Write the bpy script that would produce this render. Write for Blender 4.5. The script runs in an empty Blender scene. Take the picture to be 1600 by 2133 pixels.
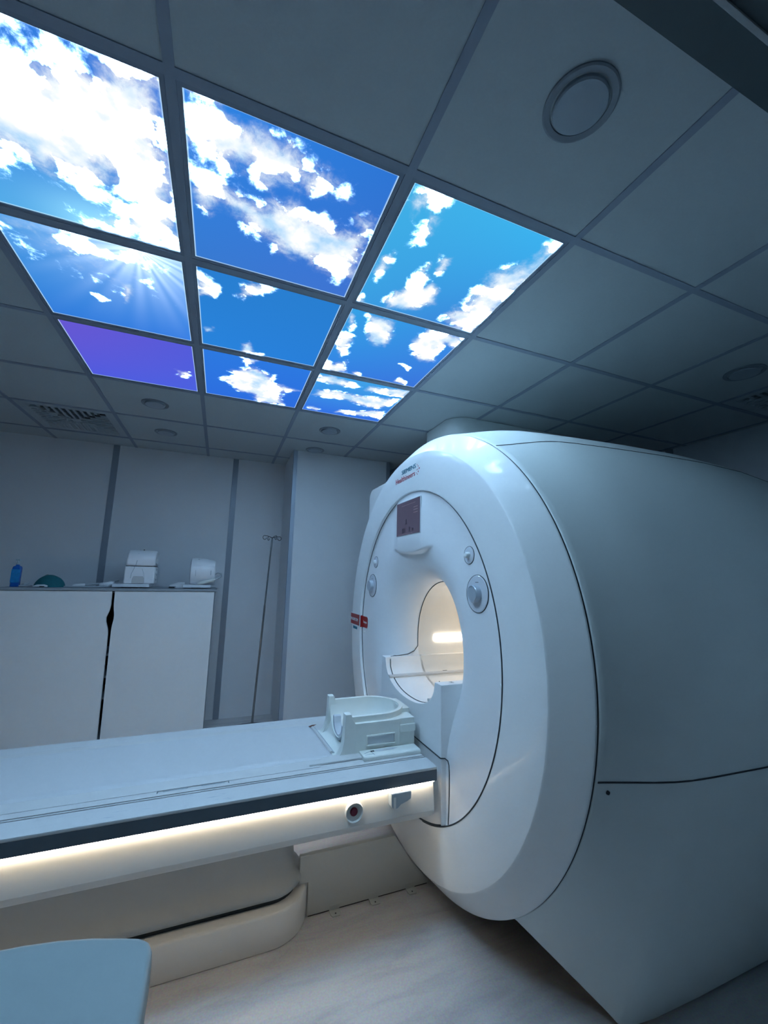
import bpy, bmesh, math, random
import numpy as np
from mathutils import Vector, Matrix, noise

random.seed(7)
PI = math.pi
SC = bpy.context.scene
COL = SC.collection
# All part coordinates are measured in metres from the point (OX, OY, OZ), the eye height
# of the doorway; OFF moves them to the room's own frame (floor at z = 0).
OX, OY, OZ = 0.7943, -0.8829, 1.285
OFF = Vector((OX, OY, OZ))
CEIL = 2.397
ORG = {}

# ------------------------------------------------------------------ materials
def mat(name, color, rough=.5, metal=0, spec=.5, emit=None, estr=0, coat=0, noise_amt=0, noise_scale=40,
        bump=0, bump_scale=200, trans=0, alpha=1):
    m = bpy.data.materials.new(name); m.use_nodes = True
    nt = m.node_tree; b = nt.nodes['Principled BSDF']
    b.inputs['Base Color'].default_value = (*color, 1)
    b.inputs['Roughness'].default_value = rough
    b.inputs['Metallic'].default_value = metal
    b.inputs['Specular IOR Level'].default_value = spec
    b.inputs['Coat Weight'].default_value = coat
    b.inputs['Transmission Weight'].default_value = trans
    if emit:
        b.inputs['Emission Color'].default_value = (*emit, 1)
        b.inputs['Emission Strength'].default_value = estr
    if noise_amt or bump:
        tc = nt.nodes.new('ShaderNodeTexCoord')
    if noise_amt:
        n = nt.nodes.new('ShaderNodeTexNoise'); n.inputs['Scale'].default_value = noise_scale
        n.inputs['Detail'].default_value = 4
        nt.links.new(tc.outputs['Object'], n.inputs['Vector'])
        mx = nt.nodes.new('ShaderNodeMix'); mx.data_type = 'RGBA'
        mx.inputs[6].default_value = (*[c * (1 - noise_amt) for c in color], 1)
        mx.inputs[7].default_value = (*[min(1, c * (1 + noise_amt)) for c in color], 1)
        nt.links.new(n.outputs['Fac'], mx.inputs[0])
        nt.links.new(mx.outputs[2], b.inputs['Base Color'])
    if bump:
        n2 = nt.nodes.new('ShaderNodeTexNoise'); n2.inputs['Scale'].default_value = bump_scale
        n2.inputs['Detail'].default_value = 3
        nt.links.new(tc.outputs['Object'], n2.inputs['Vector'])
        bp = nt.nodes.new('ShaderNodeBump'); bp.inputs['Strength'].default_value = bump
        bp.inputs['Distance'].default_value = .002
        nt.links.new(n2.outputs['Fac'], bp.inputs['Height'])
        nt.links.new(bp.outputs['Normal'], b.inputs['Normal'])
    return m

M = {}
M['gantry'] = mat('scanner_gloss_white', (.84, .86, .85), .38, spec=.25, coat=.22)
M['gantry'].node_tree.nodes['Principled BSDF'].inputs['Coat Roughness'].default_value = .02
M['front'] = mat('scanner_panel_white', (.88, .89, .89), .42)
M['body'] = mat('scanner_satin_white', (.74, .79, .77), .42, noise_amt=.02, noise_scale=6)
M['white'] = mat('white_plastic', (.60, .60, .59), .42, noise_amt=.02, noise_scale=12)
M['cream'] = mat('bore_plastic', (.80, .77, .71), .4)
M['seam'] = mat('seam_dark', (.03, .04, .045), .6)
M['slate'] = mat('slate_rail', (.085, .115, .14), .45, noise_amt=.25, noise_scale=9)
M['pedestal'] = mat('pedestal_grey', (.36, .38, .38), .5, noise_amt=.03, noise_scale=20)
M['panel'] = mat('table_panel_cream', (.76, .74, .69), .4)
M['led'] = mat('warm_led', (1, .95, .85), .4, emit=(1, .87, .68), estr=30)
M['added_led'] = mat('added_under_led', (1, .95, .85), .4, emit=(1, .90, .76), estr=11)
M['boreled'] = mat('bore_led', (1, .95, .9), .4, emit=(1, .91, .80), estr=6)
M['coil'] = mat('coil_white', (.76, .78, .73), .5, noise_amt=.03, noise_scale=30)
M['coilwhite'] = mat('coil_cool_white', (.57, .58, .59), .45, noise_amt=.02)
M['item'] = mat('item_white', (.88, .89, .90), .4)
M['cushion'] = mat('coil_cushion', (.52, .56, .60), .7)
M['grey'] = mat('grey_plastic', (.42, .46, .48), .45)
M['ltgrey'] = mat('light_grey_plastic', (.58, .61, .63), .45)
M['dark'] = mat('black_plastic', (.012, .014, .018), .5)
M['knob'] = mat('dial_metal', (.50, .55, .60), .3, metal=.35)
M['bezel'] = mat('dial_bezel', (.72, .74, .78), .12, coat=.5)
M['screen'] = mat('display_glass', (.03, .03, .045), .15, emit=(.115, .10, .165), estr=.4, noise_amt=.3, noise_scale=14)
M['screenui'] = mat('display_icons', (.02, .02, .03), .3, emit=(.03, .028, .05), estr=.6)
M['screenui2'] = mat('display_lines', (.05, .05, .06), .3, emit=(.17, .15, .21), estr=.6)
M['red'] = mat('badge_red', (.36, .02, .02), .4)
M['stopred'] = mat('stop_button_red', (.14, .004, .02), .4)
M['teal_ink'] = mat('teal_ink', (.0, .14, .22), .5)
M['orange_ink'] = mat('orange_ink', (.42, .02, .05), .5)
M['white_ink'] = mat('white_ink', (.8, .8, .8), .5)
M['wall'] = mat('wall_laminate', (.68, .70, .72), .55, noise_amt=.03, noise_scale=3)
M['wall_dark'] = mat('wall_bounce_absorber', (.13, .16, .18), .6)  # for unseen walls, darkened to cut the light bounced onto the ceiling
M['joint'] = mat('wall_joint_strip', (.27, .31, .36), .4, metal=.2)
M['joint_light'] = mat('corner_strip', (.36, .42, .50), .4, metal=.2)
M['tile'] = mat('ceiling_tile', (.46, .50, .51), .9, spec=.05, noise_amt=.04, noise_scale=120, bump=.25, bump_scale=350)
M['tbar'] = mat('ceiling_bar', (.29, .33, .39), .9, spec=0)
M['pframe'] = mat('panel_frame', (.25, .29, .35), .9, spec=0)
M['lamp'] = mat('downlight_cover', (.32, .36, .40), .35)
M['lampring'] = mat('downlight_trim', (.22, .25, .28), .5)
M['vent'] = mat('vent_grille', (.38, .42, .44), .6)
M['door'] = mat('cabinet_front', (.80, .82, .82), .45, noise_amt=.02, noise_scale=40)
M['carcass'] = mat('cabinet_carcass', (.30, .34, .37), .5)
M['inside'] = mat('cabinet_inside', (.015, .018, .022), .8)
M['worktop'] = mat('worktop_grey', (.30, .34, .37), .5, noise_amt=.08, noise_scale=60)
M['header'] = mat('door_frame_dark', (.09, .12, .13), .5)
M['steel'] = mat('chrome_pole', (.16, .17, .18), .3, metal=.8)
M['steel_lt'] = mat('chrome_highlight', (.55, .58, .6), .25, metal=.8)
M['bluebottle'] = mat('blue_liquid', (.01, .13, .52), .2, coat=.4)
M['bluelabel'] = mat('blue_label', (.02, .28, .62), .4, noise_amt=.4, noise_scale=50)
M['clear'] = mat('clear_cap', (.45, .55, .58), .2)
M['teal'] = mat('teal_fabric', (.01, .15, .18), .8, noise_amt=.15, noise_scale=60)
M['khaki'] = mat('dull_green_cloth', (.22, .27, .25), .9)
M['stool'] = mat('stool_vinyl', (.25, .31, .32), .45, noise_amt=.02, noise_scale=30)
M['brown'] = mat('brown_mark', (.14, .06, .04), .7)
M['duct'] = mat('floor_duct_grey', (.50, .51, .48), .5)

def floor_mat():
    m = bpy.data.materials.new('vinyl_floor'); m.use_nodes = True
    nt = m.node_tree; b = nt.nodes['Principled BSDF']; b.inputs['Roughness'].default_value = .5
    tc = nt.nodes.new('ShaderNodeTexCoord')
    mp = nt.nodes.new('ShaderNodeMapping'); mp.inputs['Scale'].default_value = (1, 5, 1); mp.inputs['Rotation'].default_value = (0, 0, .5)
    nt.links.new(tc.outputs['Object'], mp.inputs['Vector'])
    n = nt.nodes.new('ShaderNodeTexNoise'); n.inputs['Scale'].default_value = 3.2; n.inputs['Detail'].default_value = 8
    n.inputs['Roughness'].default_value = .62; n.inputs['Distortion'].default_value = .6
    nt.links.new(mp.outputs['Vector'], n.inputs['Vector'])
    r = nt.nodes.new('ShaderNodeValToRGB')
    e = r.color_ramp.elements
    e[0].position = .28; e[0].color = (.45, .44, .45, 1); e[1].position = .55; e[1].color = (.58, .56, .55, 1)
    nt.links.new(n.outputs['Fac'], r.inputs['Fac'])
    n2 = nt.nodes.new('ShaderNodeTexNoise'); n2.inputs['Scale'].default_value = 160; n2.inputs['Detail'].default_value = 2
    nt.links.new(tc.outputs['Object'], n2.inputs['Vector'])
    mx = nt.nodes.new('ShaderNodeMix'); mx.data_type = 'RGBA'; mx.blend_type = 'SOFT_LIGHT'; mx.inputs[0].default_value = .5
    nt.links.new(r.outputs['Color'], mx.inputs[6]); nt.links.new(n2.outputs['Color'], mx.inputs[7])
    nt.links.new(mx.outputs[2], b.inputs['Base Color'])
    return m
M['floor'] = floor_mat()

def scuffed_white():
    """white table edge with long thin grey scratches"""
    m = bpy.data.materials.new('scuffed_white'); m.use_nodes = True
    nt = m.node_tree; b = nt.nodes['Principled BSDF']; b.inputs['Roughness'].default_value = .4
    tc = nt.nodes.new('ShaderNodeTexCoord')
    mp = nt.nodes.new('ShaderNodeMapping'); mp.inputs['Scale'].default_value = (7, 60, 20)
    nt.links.new(tc.outputs['Object'], mp.inputs['Vector'])
    n = nt.nodes.new('ShaderNodeTexNoise'); n.inputs['Scale'].default_value = 1.6; n.inputs['Detail'].default_value = 7
    n.inputs['Roughness'].default_value = .7
    nt.links.new(mp.outputs['Vector'], n.inputs['Vector'])
    r = nt.nodes.new('ShaderNodeValToRGB'); e = r.color_ramp.elements
    e[0].position = .60; e[0].color = (.60, .61, .61, 1); e[1].position = .68; e[1].color = (.42, .46, .50, 1)
    nt.links.new(n.outputs['Fac'], r.inputs['Fac']); nt.links.new(r.outputs['Color'], b.inputs['Base Color'])
    return m
M['scuff'] = scuffed_white()

def sky_mat(name, seed, whiter=0):
    """backlit cloud print: cloud cover and sky tint are stored on the print, the ragged cloud edges are noise"""
    m = bpy.data.materials.new(name); m.use_nodes = True
    nt = m.node_tree; nt.nodes.clear()
    N = nt.nodes.new; L = nt.links.new
    out = N('ShaderNodeOutputMaterial'); em = N('ShaderNodeEmission')
    tc = N('ShaderNodeTexCoord')
    mp = N('ShaderNodeMapping'); mp.inputs['Location'].default_value = (seed * 3.1, seed * 1.7, seed)
    L(tc.outputs['Object'], mp.inputs['Vector'])
    ac = N('ShaderNodeAttribute'); ac.attribute_name = 'cloud'
    ask = N('ShaderNodeAttribute'); ask.attribute_name = 'sky'
    n = N('ShaderNodeTexNoise'); n.inputs['Scale'].default_value = 22; n.inputs['Detail'].default_value = 10; n.inputs['Roughness'].default_value = .64
    n.inputs['Distortion'].default_value = .3
    L(mp.outputs['Vector'], n.inputs['Vector'])
    ma = N('ShaderNodeMath'); ma.operation = 'MULTIPLY_ADD'; ma.inputs[1].default_value = 2.8; ma.inputs[2].default_value = -1.4
    L(n.outputs['Fac'], ma.inputs[0])
    ad = N('ShaderNodeMath'); ad.operation = 'ADD'
    L(ma.outputs[0], ad.inputs[0]); L(ac.outputs['Fac'], ad.inputs[1])
    mr = N('ShaderNodeMapRange'); mr.interpolation_type = 'SMOOTHSTEP'
    mr.inputs['From Min'].default_value = -.75; mr.inputs['From Max'].default_value = 1.3
    L(ad.outputs[0], mr.inputs['Value'])
    # shading inside the clouds
    n2 = N('ShaderNodeTexNoise'); n2.inputs['Scale'].default_value = 9; n2.inputs['Detail'].default_value = 5
    L(mp.outputs['Vector'], n2.inputs['Vector'])
    rc = N('ShaderNodeValToRGB'); e = rc.color_ramp.elements
    e[0].position = .33; e[0].color = (.0125, .0121, .0118, 1); e[1].position = .63; e[1].color = (1.0, 1.0, 1.0, 1)
    m_ = rc.color_ramp.elements.new(.51); m_.color = (.0270, .0172, .0125, 1)
    for el in rc.color_ramp.elements: el.position -= whiter
    L(n2.outputs['Fac'], rc.inputs['Fac'])
    gain = N('ShaderNodeMix'); gain.data_type = 'RGBA'; gain.blend_type = 'MULTIPLY'; gain.inputs[0].default_value = 1
    gain.inputs[7].default_value = (CLOUD_GAIN[0], CLOUD_GAIN[1], CLOUD_GAIN[2], 1)
    L(rc.outputs['Color'], gain.inputs[6])
    mx = N('ShaderNodeMix'); mx.data_type = 'RGBA'
    pw = N('ShaderNodeMath'); pw.operation = 'POWER'; pw.inputs[1].default_value = 2.0
    L(mr.outputs['Result'], pw.inputs[0]); L(pw.outputs[0], mx.inputs[0]); L(ask.outputs['Color'], mx.inputs[6]); L(gain.outputs[2], mx.inputs[7])
    L(mx.outputs[2], em.inputs['Color']); em.inputs['Strength'].default_value = 1.0
    L(em.outputs[0], out.inputs['Surface'])
    return m
CLOUD_GAIN = (36, 59, 83)

# ------------------------------------------------------------------ mesh helpers
class MB:
    def __init__(s): s.v = []; s.f = []
    def add(s, vs, fs):
        n = len(s.v); s.v += [tuple(p) for p in vs]; s.f += [[i + n for i in f] for f in fs]; return s
    def box(s, x0, x1, y0, y1, z0, z1):
        v = [(x, y, z) for z in (z0, z1) for y in (y0, y1) for x in (x0, x1)]
        return s.add(v, [(0, 2, 3, 1), (4, 5, 7, 6), (0, 1, 5, 4), (2, 6, 7, 3), (0, 4, 6, 2), (1, 3, 7, 5)])
    def prism(s, poly, axis, a, b):
        """extrude a 2-D outline along axis; the outline holds the other two coordinates in x, y, z order"""
        n = len(poly)
        def P(p, t):
            q = list(p); q.insert(axis, t); return q
        v = [P(p, a) for p in poly] + [P(p, b) for p in poly]
        f = [[i, (i + 1) % n, n + (i + 1) % n, n + i] for i in range(n)]
        return s.add(v, f + [list(range(n))[::-1], list(range(n, 2 * n))])
    def loft(s, rings, closed=True, cap0=False, cap1=False):
        n = len(rings[0]); v = [p for r in rings for p in r]; f = []
        m = n if closed else n - 1
        for k in range(len(rings) - 1):
            for i in range(m):
                j = (i + 1) % n
                f.append([k * n + i, k * n + j, (k + 1) * n + j, (k + 1) * n + i])
        if cap0: f.append(list(range(n))[::-1])
        if cap1: f.append([(len(rings) - 1) * n + i for i in range(n)])
        return s.add(v, f)
    def revolve(s, prof, cy, cz, seg=128, cap0=False, cap1=False, axis=0, a0=0, a1=2 * PI):
        """profile of (axial, radius) about a line parallel to an axis through the two other coordinates"""
        full = abs(a1 - a0 - 2 * PI) < 1e-6
        k = seg if full else seg + 1
        R = []
        for (t, r) in prof:
            ring = []
            for i in range(k):
                a = a0 + (a1 - a0) * i / seg
                q = [cy + r * math.cos(a), cz + r * math.sin(a)]; q.insert(axis, t); ring.append(q)
            R.append(ring)
        return s.loft(R, full, cap0, cap1)
    def tube(s, path, r, seg=8, closed=False, cap=True):
        P = [Vector(p) for p in path]; n = len(P); rings = []
        up = None
        for i, p in enumerate(P):
            a = P[i - 1] if (i > 0 or closed) else p
            b = P[(i + 1) % n] if (i < n - 1 or closed) else p
            t = (b - a).normalized()
            if up is None:
                up = t.orthogonal().normalized()
            else:
                up = (up - t * up.dot(t))
                up = up.normalized() if up.length > 1e-6 else t.orthogonal().normalized()
            w = t.cross(up)
            rr = r[i] if isinstance(r, (list, tuple)) else r
            rings.append([p + (up * math.cos(2 * PI * k / seg) + w * math.sin(2 * PI * k / seg)) * rr for k in range(seg)])
        if closed: rings.append(rings[0])
        return s.loft(rings, True, cap and not closed, cap and not closed)
    def grid(s, fn, nu, nv):
        v = [fn(i / nu, j / nv) for j in range(nv + 1) for i in range(nu + 1)]
        f = [[j * (nu + 1) + i, j * (nu + 1) + i + 1, (j + 1) * (nu + 1) + i + 1, (j + 1) * (nu + 1) + i]
             for j in range(nv) for i in range(nu)]
        return s.add(v, f)
    def build(s, name, m, parent=None, bevel=0, seg=2, smooth=30, abs_=False, fix=True):
        me = bpy.data.meshes.new(name)
        off = Vector((0, 0, 0)) if abs_ else OFF.copy()
        if parent is not None: off = off - ORG[parent.name]
        bm = bmesh.new()
        vs = [bm.verts.new(Vector(p) + off) for p in s.v]
        for f in s.f:
            try: bm.faces.new([vs[i] for i in f])
            except ValueError: pass
        bmesh.ops.remove_doubles(bm, verts=bm.verts, dist=1e-6)
        if fix: bmesh.ops.recalc_face_normals(bm, faces=bm.faces)
        if bevel:
            es = [e for e in bm.edges if len(e.link_faces) == 2 and e.calc_face_angle(0) > math.radians(35)]
            bmesh.ops.bevel(bm, geom=es, offset=bevel, segments=seg, profile=.5, affect='EDGES', clamp_overlap=True)
        bm.to_mesh(me); bm.free()
        me.materials.append(M[m] if isinstance(m, str) else m)
        if smooth:
            for p in me.polygons: p.use_smooth = True
            me.set_sharp_from_angle(angle=math.radians(smooth))
        o = bpy.data.objects.new(name, me); COL.objects.link(o)
        if bevel and smooth:
            wn = o.modifiers.new('weighted_normal', 'WEIGHTED_NORMAL'); wn.keep_sharp = True
        if parent is not None:
            o.parent = parent; ORG[o.name] = ORG[parent.name]
        else:
            ORG[o.name] = Vector((0, 0, 0))
        return o

def tag(o, label=None, cat=None, group=None, kind=None):
    if label: o['label'] = label
    if cat: o['category'] = cat
    if group: o['group'] = group
    if kind: o['kind'] = kind
    return o
def thing(name, base, label, cat, group=None):
    """an Empty at the thing's base; base is given from the eye point"""
    o = bpy.data.objects.new(name, None); o.empty_display_size = .1
    o.location = Vector(base) + OFF; COL.objects.link(o)
    ORG[o.name] = o.location.copy()
    return tag(o, label, cat, group)
def solid(name, mb, m, label, cat, group=None, **k):
    return tag(mb.build(name, m, None, **k), label, cat, group)
def struct(name, mb, m, parent=None, **k):
    o = mb.build(name, m, parent, **k); o['kind'] = 'structure'; return o
def copy_tree(o, parent=None):
    c = o.copy(); COL.objects.link(c)
    if parent is not None: c.parent = parent
    for ch in list(o.children): copy_tree(ch, c)
    return c
def text_part(name, body, m, parent, origin, xdir, ydir, size, depth=.0006, align='LEFT', shear=0, width=None):
    cu = bpy.data.curves.new(name, 'FONT'); cu.body = body; cu.size = size; cu.extrude = depth; cu.align_x = align; cu.shear = shear
    cu.resolution_u = 4
    t = bpy.data.objects.new(name + '_tmp', cu); COL.objects.link(t)
    bpy.context.view_layer.update()
    me = bpy.data.meshes.new_from_object(t.evaluated_get(bpy.context.evaluated_depsgraph_get()))
    bpy.data.objects.remove(t); bpy.data.curves.remove(cu)
    X = Vector(xdir).normalized(); Y = Vector(ydir).normalized(); Z = X.cross(Y)
    mw = Matrix((X, Y, Z)).transposed().to_4x4(); mw.translation = Vector(origin) + OFF - ORG[parent.name]
    if width:
        xs = [v.co.x for v in me.vertices]; k = width / (max(xs) - min(xs))
        me.transform(Matrix.Diagonal((k, 1, 1, 1)))
    me.transform(mw); me.materials.clear(); me.materials.append(M[m])
    o = bpy.data.objects.new(name, me); COL.objects.link(o); o.parent = parent; ORG[o.name] = ORG[parent.name]
    return o
def arc(cx, cy, r, a0, a1, n):
    return [(cx + r * math.cos(math.radians(a0 + (a1 - a0) * i / n)), cy + r * math.sin(math.radians(a0 + (a1 - a0) * i / n))) for i in range(n + 1)]
def sstep(a, b, x):
    t = min(1, max(0, (x - a) / (b - a))); return t * t * (3 - 2 * t)
CLOUDS = {
 (0, 0): [
  (0.03, 1, [(0.159,0.084),(0.297,0.01),(0.312,0.039),(0.316,0.093),(0.341,0.075),(0.377,0.035),(0.403,0.044),(0.435,0.057),(0.449,0.03),(0.483,0.002),(0.53,0.017),(0.584,0.017),(0.581,0.12),(0.586,0.26),(0.588,0.349),(0.556,0.383),(0.513,0.432),(0.486,0.412),(0.443,0.41),(0.421,0.382),(0.419,0.343),(0.378,0.391),(0.381,0.442),(0.342,0.458),(0.319,0.416),(0.292,0.396),(0.25,0.409),(0.222,0.4),(0.205,0.378),(0.184,0.371),(0.149,0.418),(0.088,0.452),(-0.019,0.449)]),
  (0.02, -1, [(0.258,0.052),(0.286,0.039),(0.311,0.053),(0.326,0.091),(0.306,0.099),(0.281,0.085),(0.251,0.092)]),
  (0.02, -1, [(0.412,0.041),(0.464,0.029),(0.45,0.048),(0.431,0.072),(0.418,0.064)]),
  (0.02, -1, [(0.36,0.067),(0.366,0.08),(0.362,0.095),(0.356,0.089)]),
  (0.02, 1, [(0.395,0.547),(0.439,0.473),(0.394,0.482),(0.41,0.434),(0.463,0.422),(0.521,0.428),(0.573,0.356),(0.578,0.567),(0.52,0.56),(0.524,0.528),(0.48,0.559),(0.441,0.551)]),
  (0.05, 1, [(0.31,0.561),(0.439,0.473),(0.524,0.528),(0.439,0.564)]),
 ],
 (1, 0): [
  (0.012, 1, [(0.022,0.022),(0.062,0.021),(0.118,0.025),(0.097,0.04),(0.073,0.034),(0.038,0.035)]),
  (0.03, 1, [(0.021,0.071),(0.037,0.058),(0.064,0.05),(0.097,0.046),(0.147,0.051),(0.198,0.043),(0.251,0.042),(0.303,0.063),(0.336,0.081),(0.393,0.098),(0.444,0.111),(0.459,0.147),(0.407,0.156),(0.358,0.189),(0.318,0.169),(0.278,0.181),(0.243,0.209),(0.211,0.2),(0.187,0.176),(0.152,0.18),(0.131,0.208),(0.089,0.2),(0.055,0.182),(0.03,0.155)]),
  (0.025, 1, [(0.02,0.213),(0.053,0.232),(0.095,0.231),(0.132,0.242),(0.17,0.254),(0.217,0.273),(0.254,0.238),(0.306,0.216),(0.36,0.243),(0.409,0.233),(0.47,0.261),(0.522,0.251),(0.503,0.193),(0.537,0.189),(0.574,0.19),(0.569,0.278),(0.575,0.353),(0.58,0.467),(0.523,0.492),(0.466,0.471),(0.411,0.45),(0.353,0.448),(0.286,0.437),(0.263,0.396),(0.22,0.402),(0.184,0.382),(0.158,0.339),(0.118,0.325),(0.071,0.365),(0.03,0.337)]),
 ],
 (2, 0): [
  (0.02, 1, [(0.032,0.088),(0.041,0.045),(0.083,0.027),(0.148,0.023),(0.149,0.063),(0.125,0.091),(0.089,0.081),(0.07,0.105),(0.058,0.119)]),
  (0.02, 1, [(0.109,0.089),(0.143,0.109),(0.155,0.16),(0.142,0.215),(0.114,0.227),(0.113,0.159)]),
  (0.012, 1, [(0.229,0.232),(0.27,0.225),(0.276,0.281),(0.265,0.329),(0.247,0.317)]),
  (0.012, 1, [(0.235,0.4),(0.264,0.361),(0.312,0.395),(0.328,0.461),(0.28,0.489),(0.246,0.482)]),
  (0.015, 1, [(0.032,0.399),(0.034,0.321),(0.067,0.287),(0.078,0.38),(0.056,0.435)]),
  (0.015, 1, [(0.119,0.524),(0.169,0.434),(0.183,0.321),(0.21,0.288),(0.244,0.386),(0.292,0.398),(0.331,0.469),(0.275,0.531),(0.215,0.566),(0.153,0.565)]),
  (0.012, 1, [(0.023,0.566),(0.04,0.532),(0.059,0.568),(0.036,0.587)]),
  (0.025, 1, [(0.402,0.525),(0.41,0.457),(0.445,0.442),(0.433,0.357),(0.452,0.294),(0.432,0.238),(0.463,0.201),(0.508,0.158),(0.53,0.114),(0.531,0.06),(0.571,0.013),(0.597,0.132),(0.595,0.301),(0.591,0.587),(0.488,0.585)]),
 ],
 (0, 1): [
  (0.14, 1, [(0.132,0.047),(0.405,0.068),(0.382,0.148),(0.294,0.156),(0.218,0.108)]),
  (0.05, 1, [(0.268,0.036),(0.376,0.047),(0.324,0.137),(0.278,0.122)]),
  (0.01, 1, [(0.22,0.359),(0.244,0.355),(0.276,0.383),(0.237,0.405)]),
  (0.012, 1, [(0.347,0.24),(0.385,0.232),(0.372,0.306),(0.336,0.376),(0.34,0.302)]),
 ],
 (1, 1): [
  (0.015, 1, [(0.013,0.05),(0.063,0.073),(0.101,0.121),(0.091,0.177),(0.024,0.201)]),
  (0.018, 1, [(0.177,0.131),(0.19,0.067),(0.218,0.031),(0.31,0.035),(0.253,0.09),(0.199,0.143)]),
  (0.01, 1, [(0.036,0.435),(0.077,0.41),(0.071,0.454),(0.044,0.461)]),
  (0.012, 1, [(0.196,0.598),(0.211,0.498),(0.241,0.472),(0.265,0.554),(0.312,0.561),(0.297,0.611),(0.216,0.612)]),
 ],
 (2, 1): [
  (0.012, 1, [(0.023,0.052),(0.037,0.04),(0.052,0.1),(0.076,0.14),(0.064,0.2),(0.039,0.143)]),
  (0.015, 1, [(0.022,0.218),(0.046,0.194),(0.094,0.222),(0.096,0.335),(0.114,0.393),(0.087,0.421),(0.026,0.319)]),
  (0.015, 1, [(0.014,0.471),(0.074,0.498),(0.12,0.442),(0.154,0.558),(0.101,0.601),(0.023,0.581)]),
  (0.015, 1, [(0.103,0.041),(0.206,0.033),(0.237,0.07),(0.268,0.182),(0.258,0.24),(0.197,0.259),(0.137,0.182)]),
  (0.015, 1, [(0.359,0.157),(0.371,0.094),(0.386,0.026),(0.509,0.02),(0.579,0.02),(0.573,0.125),(0.522,0.101),(0.522,0.18),(0.544,0.272),(0.482,0.299),(0.402,0.249)]),
  (0.01, 1, [(0.435,0.556),(0.449,0.497),(0.503,0.526),(0.515,0.575)]),
  (0.008, 1, [(0.381,0.362),(0.407,0.359),(0.461,0.373),(0.464,0.42),(0.429,0.387)]),
  (0.01, 1, [(0.178,0.547),(0.219,0.528),(0.245,0.577),(0.197,0.578)]),
 ],
 (0, 2): [
  (0.02, 1, [(0.481,0.325),(0.543,0.325),(0.523,0.41),(0.493,0.406)]),
 ],
 (1, 2): [
  (0.02, 1, [(0.106,0.321),(0.184,0.251),(0.155,0.207),(0.291,0.111),(0.38,0.199),(0.397,0.156),(0.395,0.265),(0.458,0.274),(0.568,0.303),(0.472,0.367),(0.47,0.475),(0.502,0.561),(0.329,0.593),(0.287,0.471),(0.207,0.466),(0.166,0.386)]),
  (0.012, 1, [(0.211,0.034),(0.299,0.034),(0.236,0.123)]),
 ],
 (2, 2): [
  (0.015, 1, [(0.017,0.121),(0.03,0.053),(0.089,0.027),(0.172,0.052),(0.244,0.063),(0.29,0.111),(0.245,0.131),(0.165,0.132),(0.098,0.14)]),
  (0.015, 1, [(0.031,0.324),(0.065,0.248),(0.119,0.223),(0.185,0.205),(0.293,0.218),(0.394,0.198),(0.556,0.164),(0.557,0.273),(0.488,0.362),(0.381,0.353),(0.258,0.312),(0.169,0.339)]),
  (0.012, 1, [(0.232,0.539),(0.262,0.48),(0.371,0.46),(0.467,0.401),(0.553,0.377),(0.58,0.541),(0.506,0.509),(0.393,0.528)]),
  (0.012, 1, [(0.318,0.134),(0.327,0.071),(0.396,0.063),(0.577,0.017),(0.584,0.125),(0.459,0.143)]),
  (0.012, 1, [(0.046,0.505),(0.088,0.5),(0.132,0.524),(0.123,0.558),(0.054,0.545)]),
 ],
}

# ------------------------------------------------------------------ the room
XL, XR, YB, YN = -2.3, 4.25, 3.27, -.56
T = .6
struct('floor', MB().box(XL - .1, XR + .1, -2.2, YB + .1, -.06, 0), 'floor', abs_=True)
SKY_CELLS = [(i, j) for i in range(3) for j in range(3)]
VENT_CELLS = [(-1, 4), (6, 0)]
slab = MB().box(XL - .1, XR + .1, YN - .02, YB + .1, CEIL + .06, CEIL + .12)
for i in range(-4, 8):
    for j in range(-1, 6):
        if (i, j) in SKY_CELLS or (i, j) in VENT_CELLS: continue
        x0, x1 = max(XL, i * T + .004), min(XR, (i + 1) * T - .004)
        y0, y1 = max(YN, j * T + .004), min(YB, (j + 1) * T - .004)
        if x1 - x0 < .02 or y1 - y0 < .02: continue
        slab.box(x0, x1, y0, y1, CEIL + .002, CEIL + .02)
ceiling = struct('ceiling', slab, 'tile', abs_=True, bevel=0, smooth=0)
bars = MB()
W = .012
for i in range(-3, 8):
    x = i * T
    if XL < x < XR: bars.box(x - W, x + W, YN, YB, CEIL - .001, CEIL + .03)
for j in range(0, 6):
    y = j * T
    for i in range(-4, 8):
        x0, x1 = max(XL, i * T + W), min(XR, (i + 1) * T - W)
        bars.box(x0, x1, y - W, y + W, CEIL - .0009, CEIL + .03)
struct('ceiling_grid', bars, 'tbar', ceiling, abs_=True, smooth=0)
# walls
struct('wall_back', MB().box(XL - .1, XR + .1, YB, YB + .1, 0, CEIL + .06), 'wall', abs_=True)
struct('wall_left', MB().box(XL - .1, XL, YN - .3, YB, 0, CEIL + .06), 'wall_dark', abs_=True)
struct('wall_right', MB().box(XR, XR + .1, YN - .3, YB, 0, CEIL + .06), 'wall', abs_=True)
near = MB()
JX0, JX1, HZ = -.05, 1.95, OZ + .868      # doorway in the near wall
near.box(XL, JX0, YN - .27, YN, 0, CEIL + .06)
near.box(JX0, JX1, YN - .27, YN, HZ, CEIL + .06)
struct('wall_near', near, 'wall_dark', abs_=True)
struct('wall_near_right', MB().box(JX1, XR, YN - .27, YN, 0, CEIL + .06), 'wall', abs_=True)
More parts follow.
